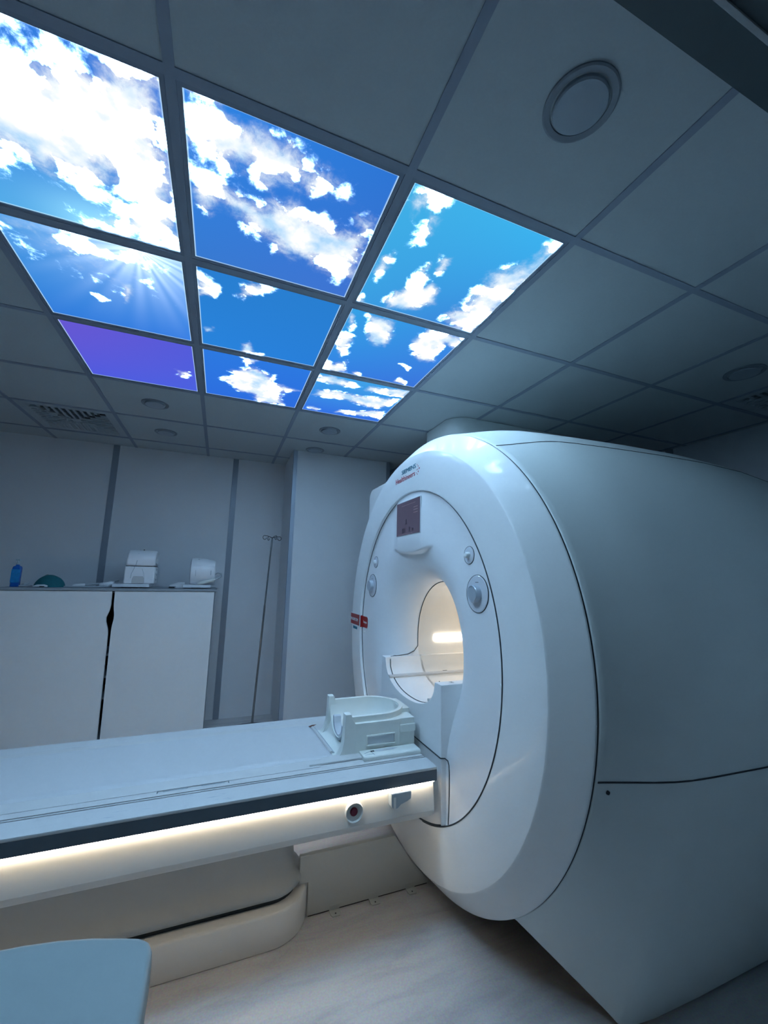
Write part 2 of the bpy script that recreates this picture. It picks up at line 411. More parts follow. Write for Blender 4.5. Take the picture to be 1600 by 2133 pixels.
# dark door frame lining the opening; its stop moulding is the paler line
fr = MB().box(JX0, JX1, YN - .27, YN + .004, HZ - .012, HZ - .0005)
fr.box(JX0, JX0 + .012, YN - .27, YN + .004, 0, HZ - .012); fr.box(JX1 - .012, JX1, YN - .27, YN + .004, 0, HZ - .012)
dfr = struct('door_frame', fr, 'header', abs_=True); dfr.name = 'trim_1'
st = MB().box(JX0 + .012, JX1 - .012, YN - .061, YN - .053, HZ - .018, HZ - .012)
struct('trim_2', st, 'grey', abs_=True, bevel=.001)
# column standing out of the back wall, dark recess to its right
struct('wall_column', MB().box(1.33, 2.25, 2.72, YB, 0, CEIL + .001), 'wall', abs_=True)
k = 3
for (x0, x1, y0, y1, m) in [(-.175, -.125, YB - .006, YB, 'joint'), (.83, .88, YB - .006, YB, 'joint'),
                            (1.327, 1.362, 2.713, 2.745, 'joint_light'), (2.225, 2.262, 2.712, 2.75, 'joint')]:
    struct('trim_%d' % k, MB().box(x0, x1, y0, y1, 0, CEIL), m, abs_=True, bevel=.002); k += 1
struct('trim_%d' % k, MB().box(XR - .006, XR, 1.30, 1.36, 0, CEIL), 'joint', abs_=True)

# ------------------------------------------------------------------ backlit sky panels
def seg_sd(px, py, poly):
    """signed distance to a closed outline, positive inside"""
    d = np.full(px.shape, 1e9); ins = np.zeros(px.shape, bool); n = len(poly)
    for i in range(n):
        ax, ay = poly[i]; bx, by = poly[(i + 1) % n]
        ex, ey = bx - ax, by - ay; L = ex * ex + ey * ey + 1e-12
        t = np.clip(((px - ax) * ex + (py - ay) * ey) / L, 0, 1)
        d = np.minimum(d, np.hypot(px - ax - t * ex, py - ay - t * ey))
        c = (ay > py) != (by > py)
        xi = ax + (py - ay) / (by - ay if abs(by - ay) > 1e-9 else 1e-9) * ex
        ins ^= c & (px < xi)
    return np.where(ins, d, -d)
# sky tint at the four corners of each print: near-left, near-right, far-left, far-right
SKY_TINT = {
 (0, 0): [(.04, .25, .85), (.03, .20, .80), (.10, .48, .92), (.04, .28, .85)],
 (1, 0): [(.03, .27, .90), (.03, .20, .74), (.045, .22, .72), (.06, .20, .74)],
 (2, 0): [(.06, .50, .90), (.05, .52, 1.0), (.05, .40, .88), (.05, .22, .78)],
 (0, 1): [(.05, .36, .85), (.07, .36, .90), (.03, .22, .80), (.03, .22, .86)],
 (1, 1): [(.025, .24, .72), (.025, .24, .72), (.025, .26, .82), (.025, .24, .80)],
 (2, 1): [(.04, .42, .90), (.05, .30, .88), (.04, .25, .88), (.05, .20, .82)],
 (0, 2): [(.16, .11, .72), (.10, .12, .80), (.09, .12, .84), (.08, .14, .85)],
 (1, 2): [(.03, .22, .85), (.03, .22, .85), (.03, .18, .85), (.03, .17, .85)],
 (2, 2): [(.06, .42, .92), (.06, .42, .92), (.04, .18, .88), (.04, .18, .88)],
}
SKY_LABEL = {
 (0, 0): 'lit sky ceiling panel almost filled by one huge white cloud',
 (1, 0): 'lit sky ceiling panel with two long white cloud bands across blue',
 (2, 0): 'lit cyan sky ceiling panel with a big cloud along its outer corner',
 (0, 1): 'lit sky ceiling panel with a glowing sunburst and two tiny clouds',
 (1, 1): 'almost clear blue sky ceiling panel in the middle of the nine',
 (2, 1): 'lit sky ceiling panel with several separate puffy clouds along its edges',
 (0, 2): 'plain violet sky ceiling panel with one tiny cloud in a corner',
 (1, 2): 'deep blue sky ceiling panel with one ragged cloud in its middle',
 (2, 2): 'lit sky ceiling panel with thin layered streaks of cloud, above the scanner top',
}
NG = 110
for (i, j) in SKY_CELLS:
    e = thing('sky_panel', (i * T + T / 2 - OX, j * T + T / 2 - OY, CEIL - OZ), SKY_LABEL[(i, j)], 'ceiling light panel', 'backlit sky panels in the ceiling')
    f = MB()
    a, b, c = .0125, .024, T
    f.box(i * T + a, i * T + b, j * T + a, (j + 1) * T - a, CEIL + .0005, CEIL + .028)
    f.box((i + 1) * T - b, (i + 1) * T - a, j * T + a, (j + 1) * T - a, CEIL + .0005, CEIL + .028)
    f.box(i * T + b, (i + 1) * T - b, j * T + a, j * T + b, CEIL + .0005, CEIL + .028)
    f.box(i * T + b, (i + 1) * T - b, (j + 1) * T - b, (j + 1) * T - a, CEIL + .0005, CEIL + .028)
    f.v = [tuple(Vector(p) - OFF) for p in f.v]
    f.build('frame', 'pframe', e, smooth=0)
    g = MB().grid(lambda u, v: (i * T + b + u * (T - 2 * b) - OX, j * T + b + v * (T - 2 * b) - OY, CEIL + .004 - OZ), NG, NG)
    n0 = len(g.v)
    x0, x1, y0, y1, z1 = i * T + b - OX, (i + 1) * T - b - OX, j * T + b - OY, (j + 1) * T - b - OY, CEIL + .016 - OZ
    o = g.build('cloud_print', 'tile', e, smooth=0, fix=False)
    me = o.data; me.flip_normals()
    co = np.zeros(len(me.vertices) * 3); me.vertices.foreach_get('co', co); co = co.reshape(-1, 3)
    px, py = co[:, 0] + T / 2, co[:, 1] + T / 2
    dens = np.full(px.shape, -2.4)
    for soft, sg, poly in CLOUDS[(i, j)]:
        sd = np.clip(seg_sd(px, py, poly) / (soft * 1.7), -2.4, 1.5) 
        dens = np.maximum(dens, sd) if sg > 0 else np.minimum(dens, -sd)
    u, v = (px / T)[:, None], (py / T)[:, None]
    tt = [np.array(q)[None, :] * .88 for q in SKY_TINT[(i, j)]]
    sky = (tt[0] * (1 - u) + tt[1] * u) * (1 - v) + (tt[2] * (1 - u) + tt[3] * u) * v
    if (i, j) == (0, 1):      # the sunburst printed on this panel
        ang = np.arctan2(py - .02, px - .44); rr = np.hypot(px - .44, py - .02)
        glow = np.exp(-rr / .13) * (1.0 + .25 * np.sin(ang * 23) + .15 * np.sin(ang * 37 + 1))
        sky = sky + np.clip(glow, 0, 1.5)[:, None] * np.array([[1.1, 1.2, 1.2]])
    if (i, j) == (0, 0):
        gl = np.exp(-(((px - .36) / .16) ** 2 + ((py - .56) / .12) ** 2))
        sky = sky + gl[:, None] * np.array([[.25, .45, .3]])
    # the print glows whiter along its cut edge
    ed = np.minimum(np.minimum(px - b, T - b - px), np.minimum(py - b, T - b - py))
    k_ = np.where(ed < .0012, .75, 0)[:, None]
    sky = sky * (1 - k_) + np.array([[.75, 1.1, 1.3]]) * k_
    at = me.attributes.new('cloud', 'FLOAT', 'POINT'); at.data.foreach_set('value', dens.astype(np.float32))
    ac = me.attributes.new('sky', 'FLOAT_COLOR', 'POINT')
    ac.data.foreach_set('color', np.concatenate([sky, np.ones((len(px), 1))], 1).astype(np.float32).ravel())
    me.materials.clear(); me.materials.append(sky_mat('sky_print_%d%d' % (i, j), i * 3 + j + 1, .06 if (i, j) == (0, 0) else 0))
    bk = MB().box(x0, x1, y0, y1, z1, z1 + .012).build('backing', 'pframe', e, smooth=0)

# ------------------------------------------------------------------ downlights and air vents
def make_downlight(x, y, r, label):
    e = thing('downlight', (x - OX, y - OY, CEIL - OZ), label, 'ceiling light', 'round downlights')
    cx, cy = x - OX, y - OY; z = CEIL - OZ + .002
    MB().revolve([(z, r), (z - .004, r), (z - .006, r - .004), (z - .004, r * .80), (z + .012, r * .78), (z + .012, r * .2)], cx, cy, 48, axis=2, cap1=True).build('trim_ring', 'lampring', e)
    MB().revolve([(z + .01, r * .735), (z - .008, r * .735), (z - .012, r * .70), (z - .013, r * .3)], cx, cy, 48, axis=2, cap1=True).build('cover', 'lamp', e)
    return e
for a in [(1.5, -.3, .084, 'large round downlight overhead, nearest the dark door header'),
          (.3, 2.1, .082, 'round downlight in the tile right behind the violet sky panel'),
          (.3, 2.7, .082, 'round downlight between the grille vent and the back wall, farther of its pair'),
          (1.5, 2.1, .082, 'round downlight just behind the sky panel with streaky clouds'),
          (1.5, 2.64, .082, 'round downlight close above the front of the wall column'),
          (3.3, .3, .09, 'dim round downlight above the side of the scanner')]:
    make_downlight(*a)

def make_vent(i, j, label):
    cx, cy = (i + .5) * T, (j + .5) * T
    e = thing('air_vent', (cx - OX, cy - OY, CEIL - OZ), label, 'air vent', 'square ceiling air vents')
    z = CEIL - OZ; X = cx - OX; Y = cy - OY
    h = T / 2 - .013
    MB().box(X - h, X + h, Y - h, Y + h, z + .034, z + .05).build('backing', 'dark', e, smooth=0)
    f = MB(); q = .235
    for s in (-1, 1):
        f.box(X + (s * q if s > 0 else -h), X + (h if s > 0 else -q), Y - h, Y + h, z + .003, z + .006)
        f.box(X - q, X + q, Y + (s * q if s > 0 else -h), Y + (h if s > 0 else -q), z + .003, z + .006)
    f.build('frame', 'vent', e, smooth=0)
    pitch = .041
    for side in range(4):          # four triangular banks of louvres, turned a quarter each
        bl = MB()
        c, s = [(1, 0), (0, 1), (-1, 0), (0, -1)][side]
        def R(p): return (X + c * p[0] - s * p[1], Y + s * p[0] + c * p[1], z + p[2])
        n = 5
        for k in range(n + 1):
            d = q - .004 - k * pitch           # distance of the blade from the middle
            w = d - .004
            v = [R((-w, -d, .003)), (R((w, -d, .003))), R((w, -d + .022, .032)), R((-w, -d + .022, .032)),
                 R((-w, -d - .003, .003)), (R((w, -d - .003, .003))), R((w, -d + .019, .032)), R((-w, -d + .019, .032))]
            bl.add(v, [(0, 1, 2, 3), (4, 5, 6, 7), (0, 1, 5, 4), (2, 3, 7, 6), (1, 2, 6, 5), (0, 3, 7, 4)])
            m = int(w // .021)
            for t in range(-m, m + 1):
                if k < n:
                    xx = t * .042
                    if abs(xx) < w - .02:
                        y0, y1 = -d, -d + pitch
                        v = [R((xx - .008, y0, .003)), R((xx + .008, y0, .003)), R((xx + .008, y1, .003)), R((xx - .008, y1, .003)),
                             R((xx - .008, y0, .012)), R((xx + .008, y0, .012)), R((xx + .008, y1, .012)), R((xx - .008, y1, .012))]
                        bl.add(v, [(0, 1, 2, 3), (4, 5, 6, 7), (0, 1, 5, 4), (2, 3, 7, 6), (1, 2, 6, 5), (0, 3, 7, 4)])
        bl.build('louvre_bank', 'vent', e, smooth=0)
    MB().box(X - .03, X + .03, Y - .03, Y + .03, z + .003, z + .012).build('centre_plate', 'vent', e, smooth=0)
make_vent(-1, 4, 'square grille air vent in the ceiling above the cabinet wall')
make_vent(6, 0, 'dark square air vent in the ceiling beyond the scanner side')

# ------------------------------------------------------------------ the scanner
Y0, ZC, ZB, RB = 1.806, -.29, -.315, .30       # axis of the covers, bore centre height, bore radius
FX, DX = .84, .862                              # front ring face and recessed front panel
FLOOR = -OZ
sc = thing('mri_scanner', (2.0, Y0, FLOOR), 'huge glossy white ring-fronted MRI scanner with a lit tunnel', 'MRI scanner')
ring = MB().revolve([(.96, .715), (.90, .709), (.846, .705), (.841, .707), (.840, .712), (.839, .76), (.840, .82), (.8425, .86), (.8465, .886), (.8470, .8880), (.8485, .8905), (.851, .8932), (.8545, .8968), (.856, .8983),
                     (.875, .9173), (.90, .9423), (.9225, .9648), (.924, .9663), (.928, .9695), (.9315, .9705), (.934, .969), (.935, .964), (.96, .960)], Y0, ZC, 256)
ring.build('front_ring', 'gantry', sc, smooth=14)
MB().revolve([(.9335, .964), (.9335, .9685), (.9395, .9708), (.9395, .964)], Y0, ZC, 256).build('ring_seam', 'seam', sc)
def circ(x, R, a0, a1, n):       # angle from the top, towards the doorway side
    return [(x, Y0 - R * math.sin(math.radians(a)), ZC + R * math.cos(math.radians(a))) for a in np.linspace(a0, a1, n)]
MB().tube(circ(.8405, .7045, 22, 166, 130), [min(.0024, .0003 + .00009 * k) for k in range(130)], 6).build('panel_seam', 'seam', sc)
MB().tube(circ(.8575, .7075, -166, 60, 200), .0030, 6).build('panel_seam', 'seam', sc)
# front panel: bore funnel, monitor bulge with its ledge
def panel_depth(y, z):
    r = math.hypot(y, z - ZB)
    R, D = .53, .19
    t = min(1, max(0, (R - r) / (R - RB)))
    dep = D * (1 - math.sqrt(max(0, 1 - t * t))) if t > 0 else 0
    zl = .139 - .022 * max(0, 1 - (y / .2) ** 2)
    bul = .024 * (1 - sstep(.12, .235, abs(y))) * sstep(zl - .004, zl + .006, z) * (1 - sstep(.30, .43, z) * .6)
    under = .010 * (1 - sstep(.05, .2, abs(y))) * sstep(zl - .16, zl - .004, z) * (1 - sstep(zl - .004, zl, z))
    return DX + dep - bul + under
def front_panel():
    na, nr = 420, 110
    rings = []
    for k in range(nr + 1):
        ring_ = []
        for i in range(na):
            a = 2 * PI * i / na
            c, s = math.cos(a), math.sin(a)
            # where the ray from the bore centre meets the round edge of the panel
            oz = ZB - ZC; bq = oz * s; Rm = .711
            rm = -bq + math.sqrt(bq * bq - (oz * oz - Rm * Rm))
            t = k / nr; t = t ** 1.15
            r = RB + (rm - RB) * t
            y, z = r * c, ZB + r * s
            ring_.append((panel_depth(y, z), Y0 + y, z))
        rings.append(ring_)
    return MB().loft(rings, True)
front_panel().build('front_panel', 'front', sc, smooth=40)
# tunnel: round above, trough-shaped floor below
ZT = -.416
def trough(n=24):
    P = []
    for i in range(n + 1):
        a = PI * i / n
        P.append((.264 * math.copysign(abs(math.cos(a)) ** .9, math.cos(a)), ZT - .131 * abs(math.sin(a)) ** .85))
    return P                       # from +y over the bottom to -y
def bore_section(r):
    a0 = math.asin((ZT - ZB) / r)
    up = [(r * math.cos(a), ZB + r * math.sin(a)) for a in [PI - a0 + (2 * a0 - PI) * i / 60 for i in range(61)]]   # from -y over the top to +y
    return up + trough()
sec = bore_section(RB)
MB().loft([[(x, Y0 + y, z) for y, z in sec] for x in (1.045, 1.3, 1.6, 2.0, 2.4, 2.8)], True, False, True).build('bore_tube', 'cream', sc, smooth=35, fix=True)
# seam where the tunnel liner meets the front panel
pa = [(1.046, Y0 + (RB - .001) * math.cos(math.radians(a)), ZB + (RB - .001) * math.sin(math.radians(a))) for a in range(150, -6, -4)]
pa += [(1.044, Y0 + .296, -.37), (1.02, Y0 + .290, -.395), (.98, Y0 + .285, -.41), (.92, Y0 + .284, -.4145), (.875, Y0 + .276, -.4165), (.868, Y0 + .262, -.43)]
pa += [(.866, Y0 + y * .995, z + .0005) for y, z in trough()[2:]]
MB().tube(pa, .0022, 6).build('tunnel_seam', 'seam', sc)
for s in (1, -1):
    MB().box(1.147, 2.7, Y0 + s * (RB - .004), Y0 + s * (RB - .0105), -.349, -.317).build('tunnel_light', 'boreled', sc, bevel=.002)
    rl = MB().prism([(Y0 + s * .262, -.494), (Y0 + s * .205, -.494), (Y0 + s * .2, -.500), (Y0 + s * .205, -.508), (Y0 + s * .212, -.522), (Y0 + s * .262, -.53)], 0, .842, 2.7)
    rl.build('table_rail', 'white', sc, bevel=.002)
    MB().revolve([(-.4155, .004), (-.4145, .0115), (-.4145, .004)], .905, Y0 + s * .292, 20, axis=2, cap1=True).build('latch', 'ltgrey', sc)
    MB().revolve([(-.4143, .0042), (-.4141, .001)], .905, Y0 + s * .292, 12, axis=2, cap1=True).build('latch_slot', 'dark', sc)
MB().box(1.16, 1.185, Y0 + .221, Y0 + .232, -.4935, -.4925).build('rail_mark', 'dark', sc)
# docking block under the tunnel mouth
RBt = .703
BW = .32
outline = [(BW, ZT), (.2675, ZT)] + trough()[1:-1] + [(-.2675, ZT), (-BW, ZT)]
aL = math.acos(BW / RBt)
outline += [(RBt * math.sin(t), ZC - RBt * math.cos(t)) for t in [-(PI / 2 - aL) + 2 * (PI / 2 - aL) * i / 30 for i in range(31)]]
MB().prism([(Y0 + y, z) for y, z in outline], 0, FX + .001, 1.06).build('docking_block', 'front', sc, bevel=.004, seg=2, smooth=25)
sm = [(FX - .0005, Y0 + .30, -.682), (FX - .0005, Y0 - BW + .004, -.682)]
sm2 = [(FX + .003, Y0 - BW - .0005, -.682), (FX + .018, Y0 - BW - .0005, -.684)] + [(panel_depth(-y, z) - .001, Y0 - y, z) for y, z in [(.335, -.688), (.345, -.70), (.348, -.73), (.346, -.80), (.343, -.86), (.338, -.905)]]
MB().tube(sm + sm2, .0022, 6).build('block_seam', 'seam', sc)
lo = [(FX - .0004, Y0 + .700 * math.sin(math.radians(a)), ZC - .700 * math.cos(math.radians(a))) for a in range(-27, 28, 2)]
MB().tube(lo, .003, 6).build('block_seam', 'seam', sc)
# monitor
MB().box(DX - .0255, DX - .019, Y0 - .137, Y0 + .137, .203, .379).build('monitor_frame', 'ltgrey', sc, bevel=.003)
mon = MB().box(DX - .0268, DX - .0253, Y0 - .133, Y0 + .133, .207, .375).build('monitor', 'screen', sc, bevel=.0008)
def mon_bits(name, m, rects):
    for (a0, a1, b0, b1) in rects:       # across from the left of the screen, up from its foot
        MB().box(DX - .0274, DX - .0266, Y0 + .133 - a1, Y0 + .133 - a0, .207 + b0, .207 + b1).build(name, m, mon, smooth=0)
mon_bits('screen_icon', 'screenui', [(.07, .088, .010, .034), (.094, .108, .012, .034), (.15, .162, .012, .036), (.185, .20, .014, .028)])
mon_bits('figure_mark', 'screenui', [(.112, .124, .062, .078), (.108, .128, .052, .060)])
mon_bits('menu_line', 'screenui2', [(.20, .245, .125, .128), (.20, .245, .112, .115), (.20, .245, .099, .102), (.06, .22, .148, .1495), (.022, .19, .004, .0055)])
# dials and call buttons, one of each, each side
def dial(s):
    e = MB().revolve([(DX + .004, .066), (DX - .002, .066), (DX - .004, .063), (DX - .0045, .04)], Y0 + s * .547, -.0525, 48, cap1=True).build('dial_plate', 'bezel', sc)
    MB().revolve([(DX - .0008, .0645), (DX - .0032, .0665), (DX + .001, .0685)], Y0 + s * .547, -.0525, 48).build('plate_gap', 'seam', e)
    MB().revolve([(DX - .003, .031), (DX - .024, .031), (DX - .0265, .0285), (DX - .0265, .0262), (DX - .0258, .0255), (DX - .0258, .01)], Y0 + s * .547, -.0525, 40, cap1=True).build('dial_knob', 'knob', e)
    MB().box(DX - .0055, DX - .0043, Y0 + s * .547 - .012, Y0 + s * .547 + .006, -.0125, -.0105).build('dial_mark', 'seam', e)
    f = MB().revolve([(DX + .003, .0325), (DX - .002, .0325), (DX - .0035, .030), (DX - .0035, .012)], Y0 + s * .497, .087, 40, cap1=True).build('call_button_plate', 'bezel', sc)
    MB().revolve([(DX - .0008, .0322), (DX - .0026, .0333), (DX + .001, .0345)], Y0 + s * .497, .087, 40).build('plate_gap', 'seam', f)
    MB().revolve([(DX - .003, .0125), (DX - .014, .0115), (DX - .0185, .009), (DX - .020, .005)], Y0 + s * .497, .087, 28, cap1=True).build('call_button', 'gantry', f)
dial(-1); dial(1)
MB().revolve([(DX + .002, .0085), (DX - .002, .0085), (DX - .005, .006), (DX - .006, .002)], Y0 - .672, -.337, 20, cap1=True).build('cover_screw', 'gantry', sc)
MB().revolve([(DX + .002, .0085), (DX - .002, .0085), (DX - .005, .006), (DX - .006, .002)], Y0 + .672, -.337, 20, cap1=True).build('cover_screw', 'gantry', sc)
# lettering and badge on the ring
LX = FX - .0012
text_part('maker_lettering', 'SIEMENS', 'teal_ink', sc, (LX, Y0 + .087, .5255), (0, -1, 0), (0, 0, 1), .0315, width=.165)
text_part('maker_lettering', 'Healthineers', 'orange_ink', sc, (LX, Y0 + .164, .4885), (0, -1, 0), (0, 0, 1), .0375, width=.232)
dots = MB()
for (y, z, r) in [(-.096, .536, .0022), (-.106, .527, .003), (-.118, .514, .0042), (-.108, .500, .0036), (-.098, .489, .0026), (-.090, .512, .0022), (-.102, .512, .0026), (-.088, .497, .002)]:
    dots.revolve([(LX, r), (LX - .0008, r)], Y0 + y, z, 10, cap0=True, cap1=True)
dots.build('logo_dots', 'orange_ink', sc, smooth=0)
def badge_strip(name, y0, y1, z0, z1, x, m, parent, round_=0):
    P = [(Y0 + y1, z0), (Y0 + y1, z1)]
    if round_:
        P = [(Y0 + y1, z0), (Y0 + y1, z1)] + [(Y0 + y0 + round_ - round_ * math.sin(math.radians(t)), z1 - round_ + round_ * math.cos(math.radians(t))) for t in range(0, 91, 15)] + \
            [(Y0 + y0 + round_ - round_ * math.cos(math.radians(t)), z0 + round_ - round_ * math.sin(math.radians(t))) for t in range(0, 91, 15)]
    else: P += [(Y0 + y0, z1), (Y0 + y0, z0)]
    return MB().prism(P, 0, x, x + .0012).build(name, m, parent, smooth=0)
bw = badge_strip('badge', .709, .888, -.312, -.236, FX - .0016, 'white_ink', sc)
badge_strip('red_field', .709, .888, -.307, -.241, FX - .0022, 'red', bw)
text_part('badge_lettering', 'MAGNETOM', 'white_ink', bw, (FX - .0028, Y0 + .885, -.284), (0, -1, 0), (0, 0, 1), .026)
badge_strip('ink_strip', .752, .835, -.334, -.318, FX - .0016, 'teal_ink', bw)
MB().box(.842, DX - .001, Y0 + .7015, Y0 + .7025, -.313, -.243).build('badge_fold', 'red', sc, smooth=0)
bd = badge_strip('badge', .605, .70, -.318, -.241, DX - .0026, 'white_ink', sc, .022)
badge_strip('red_field', .610, .70, -.313, -.246, DX - .0032, 'red', bd, .019)
text_part('badge_lettering', 'Sempra', 'white_ink', bd, (DX - .0038, Y0 + .690, -.286), (0, -1, 0), (0, 0, 1), .0215)
# magnet covers: barrel above, skirt to the floor below
PROF = [(.938, .955), (.938, .972), (.941, .975), (.96, .979), (1.02, .993), (1.10, 1.012), (1.16, 1.024), (1.22, 1.032), (1.30, 1.037), (1.5, 1.045), (1.8, 1.053), (2.1, 1.055), (2.4, 1.045), (2.7, 1.015), (2.95, .965), (3.1, .91), (3.2, .83), (3.26, .70), (3.28, .5)]
A1 = 103
up = []
for (x, r) in PROF:
    up.append([(x, Y0 - r * math.sin(math.radians(a)), ZC + r * math.cos(math.radians(a))) for a in np.linspace(-A1, A1, 133)])
MB().loft(up, False).build('barrel_cover', 'body', sc, smooth=50)
def skirt_half(s):
    rows = []
    nP = 40
    zs = ZC + math.cos(math.radians(A1)) * 1.0
    def arc_row(x, r):
        return [(x, r * math.sin(math.radians(a)), r * math.cos(math.radians(a))) for a in np.linspace(A1, 141, nP)]
    def base_row(x, half, hw):
        r = half; a = math.radians(A1)
        p0 = (r * math.sin(a), r * math.cos(a)); p1 = (p0[0] - .075, -.62); p2 = (hw, FLOOR - ZC + .012)
        out = []
        for i in range(nP):
            t = i / (nP - 1)
            t = t ** .9
            out.append((x, (1 - t) ** 2 * p0[0] + 2 * t * (1 - t) * p1[0] + t * t * p2[0], (1 - t) ** 2 * p0[1] + 2 * t * (1 - t) * p1[1] + t * t * p2[1]))
        return out
    A = arc_row(.938, .955); A1r = arc_row(.938, .972); A2 = arc_row(.942, .975)
    def mix(P, Q, t, xt=None): return [tuple(a + (b - a) * u for a, b, u in zip(p, q, (t if xt is None else xt, t, t))) for p, q in zip(P, Q)]
    Bq = base_row(1.185, 1.027, .765)
    rows = [A, A1r, A2] + [mix(A2, Bq, t, xt) for t, xt in [(.25, .25), (.5, .5), (.75, .75), (.87, .868), (.93, .922), (.965, .952), (.988, .978)]]
    rows += [base_row(x, r, h) for x, r, h in [(1.20, 1.029, .772), (1.23, 1.033, .778), (1.3, 1.037, .785), (1.5, 1.045, .79), (1.8, 1.053, .79), (2.1, 1.055, .79), (2.4, 1.045, .785), (2.7, 1.015, .77), (2.95, .965, .74), (3.1, .91, .70), (3.2, .83, .62), (3.26, .70, .5)]]
    rows = [[(x, Y0 + s * y, ZC + z) for x, y, z in r] for r in rows]
    foot = []
    return rows
for s in (-1, 1):
    R = skirt_half(s)
    MB().loft(R, False).build('skirt_cover', 'body', sc, smooth=50)
MB().box(1.24, 3.1, Y0 - .70, Y0 + .70, FLOOR + .0005, -.95).build('base_plate', 'dark', sc)  # black fill standing in for the shade under the covers
# lines between the cover shells
def on_barrel(x, a, k=1.0):
    r = np.interp(x, [p[0] for p in PROF[2:]], [p[1] for p in PROF[2:]]) * k
    return (x, Y0 - r * math.sin(math.radians(a)), ZC + r * math.cos(math.radians(a)))
for s in (1, -1):
    MB().tube([on_barrel(x, s * A1) for x in np.linspace(.942, 3.1, 50)], .0026, 6).build('shell_seam', 'seam', sc)
    MB().tube([on_barrel(x, s * 35.5) for x in np.linspace(.942, 3.1, 50)], .0022, 6).build('shell_seam', 'seam', sc)
sp = on_barrel(.975, 104.6, 1.0); 
MB().tube([(sp[0], sp[1] + .004, sp[2]), (sp[0], sp[1] - .0015, sp[2] + .0005)], .006, 12).build('cover_bolt', 'seam', sc)
# turret rising to the ceiling, and the pale housing on the far shoulder
def rrect(x0, x1, y0, y1, r, n=6):
    P = []
    for cx, cy, a in [(x1 - r, y1 - r, 0), (x0 + r, y1 - r, 90), (x0 + r, y0 + r, 180), (x1 - r, y0 + r, 270)]:
        P += arc(cx, cy, r, a, a + 90, n)
    return P
tp = rrect(1.405, 2.45, 2.31, 2.80, .13)
MB().prism(tp, 2, .35, CEIL - OZ - .001).build('turret', 'body', sc, smooth=30)
hs = rrect(2.42, 2.92, -.45, .655, .075)
MB().prism(hs, 0, 1.02, 1.55).build('shoulder_housing', 'gantry', sc, bevel=.02, smooth=30)

# ------------------------------------------------------------------ patient table
TZ = -.70
tb = thing('patient_table', (-.35, 1.81, FLOOR), 'long white scanner patient table with a warm light strip under its rail', 'patient table')
X0, X1 = -1.75, .815
NY, FY = 1.469, 2.151
# side beams, white worn top with a slate face
for s, (a, b) in ((-1, (NY, 1.558)), (1, (FY, 2.082))):
    lo, hi = min(a, b), max(a, b)
    MB().box(X0, X1, lo, hi, TZ - .010, TZ).build('edge_rail', 'scuff', tb, bevel=.0025)
    f0, f1 = (a, a + .006) if s < 0 else (a - .006, a)
    MB().box(X0 + .001, X1 - .001, f0, f1, TZ - .048, TZ - .0095).build('rail_face', 'slate', tb, bevel=.001)
    MB().box(X0 + .001, X1 - .0005, lo + .006, hi - .006, TZ - .047, TZ - .0105).build('rail_core', 'grey', tb)
    e0, e1 = (a + .0008, a + .006) if s < 0 else (a - .006, a - .0008)
    MB().box(X0 + .02, X1 - .012, e0, e1, TZ - .0498, TZ - .0482).build('light_strip', 'led', tb)
    # curved cream side panel
    sd = 1 if s < 0 else -1
    P = [(a + sd * q, TZ - z) for q, z in [(.016, .0475), (.0145, .055), (.012, .075), (.009, .10), (.006, .125), (.004, .148), (.017, .168), (.0365, .184), (.0369, .176), (.0495, .176), (.0498, .184), (.08, .190), (.30, .196), (.30, .0475)]]
    u0, u1 = sorted((a + sd * .038, a + sd * .0485))
    MB().box(X0 + .1, .77, u0, u1, TZ - .1785, TZ - .1762).build('light_strip', 'added_led', tb)  # second strip, a guess added to light the foot and floor
    xe = .805
    MB().prism(P, 0, X0 + .02, xe).build('side_panel', 'panel', tb, smooth=25)
# groove and moving top board
MB().box(X0, X1 - .004, 1.5585, 2.0815, TZ - .03, TZ - .006).build('groove', 'slate', tb)
MB().box(X0, X1 - .006, 1.5605, 1.5665, TZ - .012, TZ + .001).build('guide_strip', 'white', tb, bevel=.001)
MB().box(X0, X1 - .006, 2.0735, 2.0795, TZ - .012, TZ + .001).build('guide_strip', 'white', tb, bevel=.001)
SX0, SX1, SY0, SY1 = -.134, .083, 1.586, 1.642
bd = MB()
for (a, b, c, d) in [(X0 + .002, SX0, 1.570, 2.07), (SX1, X1 - .01, 1.570, 2.07), (SX0, SX1, 1.570, SY0), (SX0, SX1, SY1, 2.07)]:
    bd.box(a, b, c, d, TZ - .02, TZ + .002)
top = bd.build('top_board', 'white', tb)
# recessed grip slot with two openings
MB().box(SX0, SX1, SY0, SY1, TZ - .022, TZ - .008).build('slot_tray', 'grey', tb)
sl = MB().box(SX0 + .002, SX1 - .002, SY0 + .002, SY0 + .026, TZ - .008, TZ + .0005)
sl.box(SX0 + .002, SX0 + .012, SY0 + .026, SY1 - .002, TZ - .008, TZ + .0005)
sl.build('slot_lip', 'white', tb, bevel=.001)
MB().tube([(SX0 + .001, SY0 + .004, TZ + .002), (SX0 + .004, SY1 - .002, TZ + .002), (SX1 - .002, SY1, TZ + .002), (SX1 - .001, SY0 + .004, TZ + .002)], .0014, 6).build('slot_edge', 'slate', tb)
for a in (SX0 + .016, SX0 + .13):
    MB().prism(rrect(a, a + .075, SY0 + .008, SY0 + .022, .006), 2, TZ + .0004, TZ + .0012).build('slot_opening', 'grey', tb)
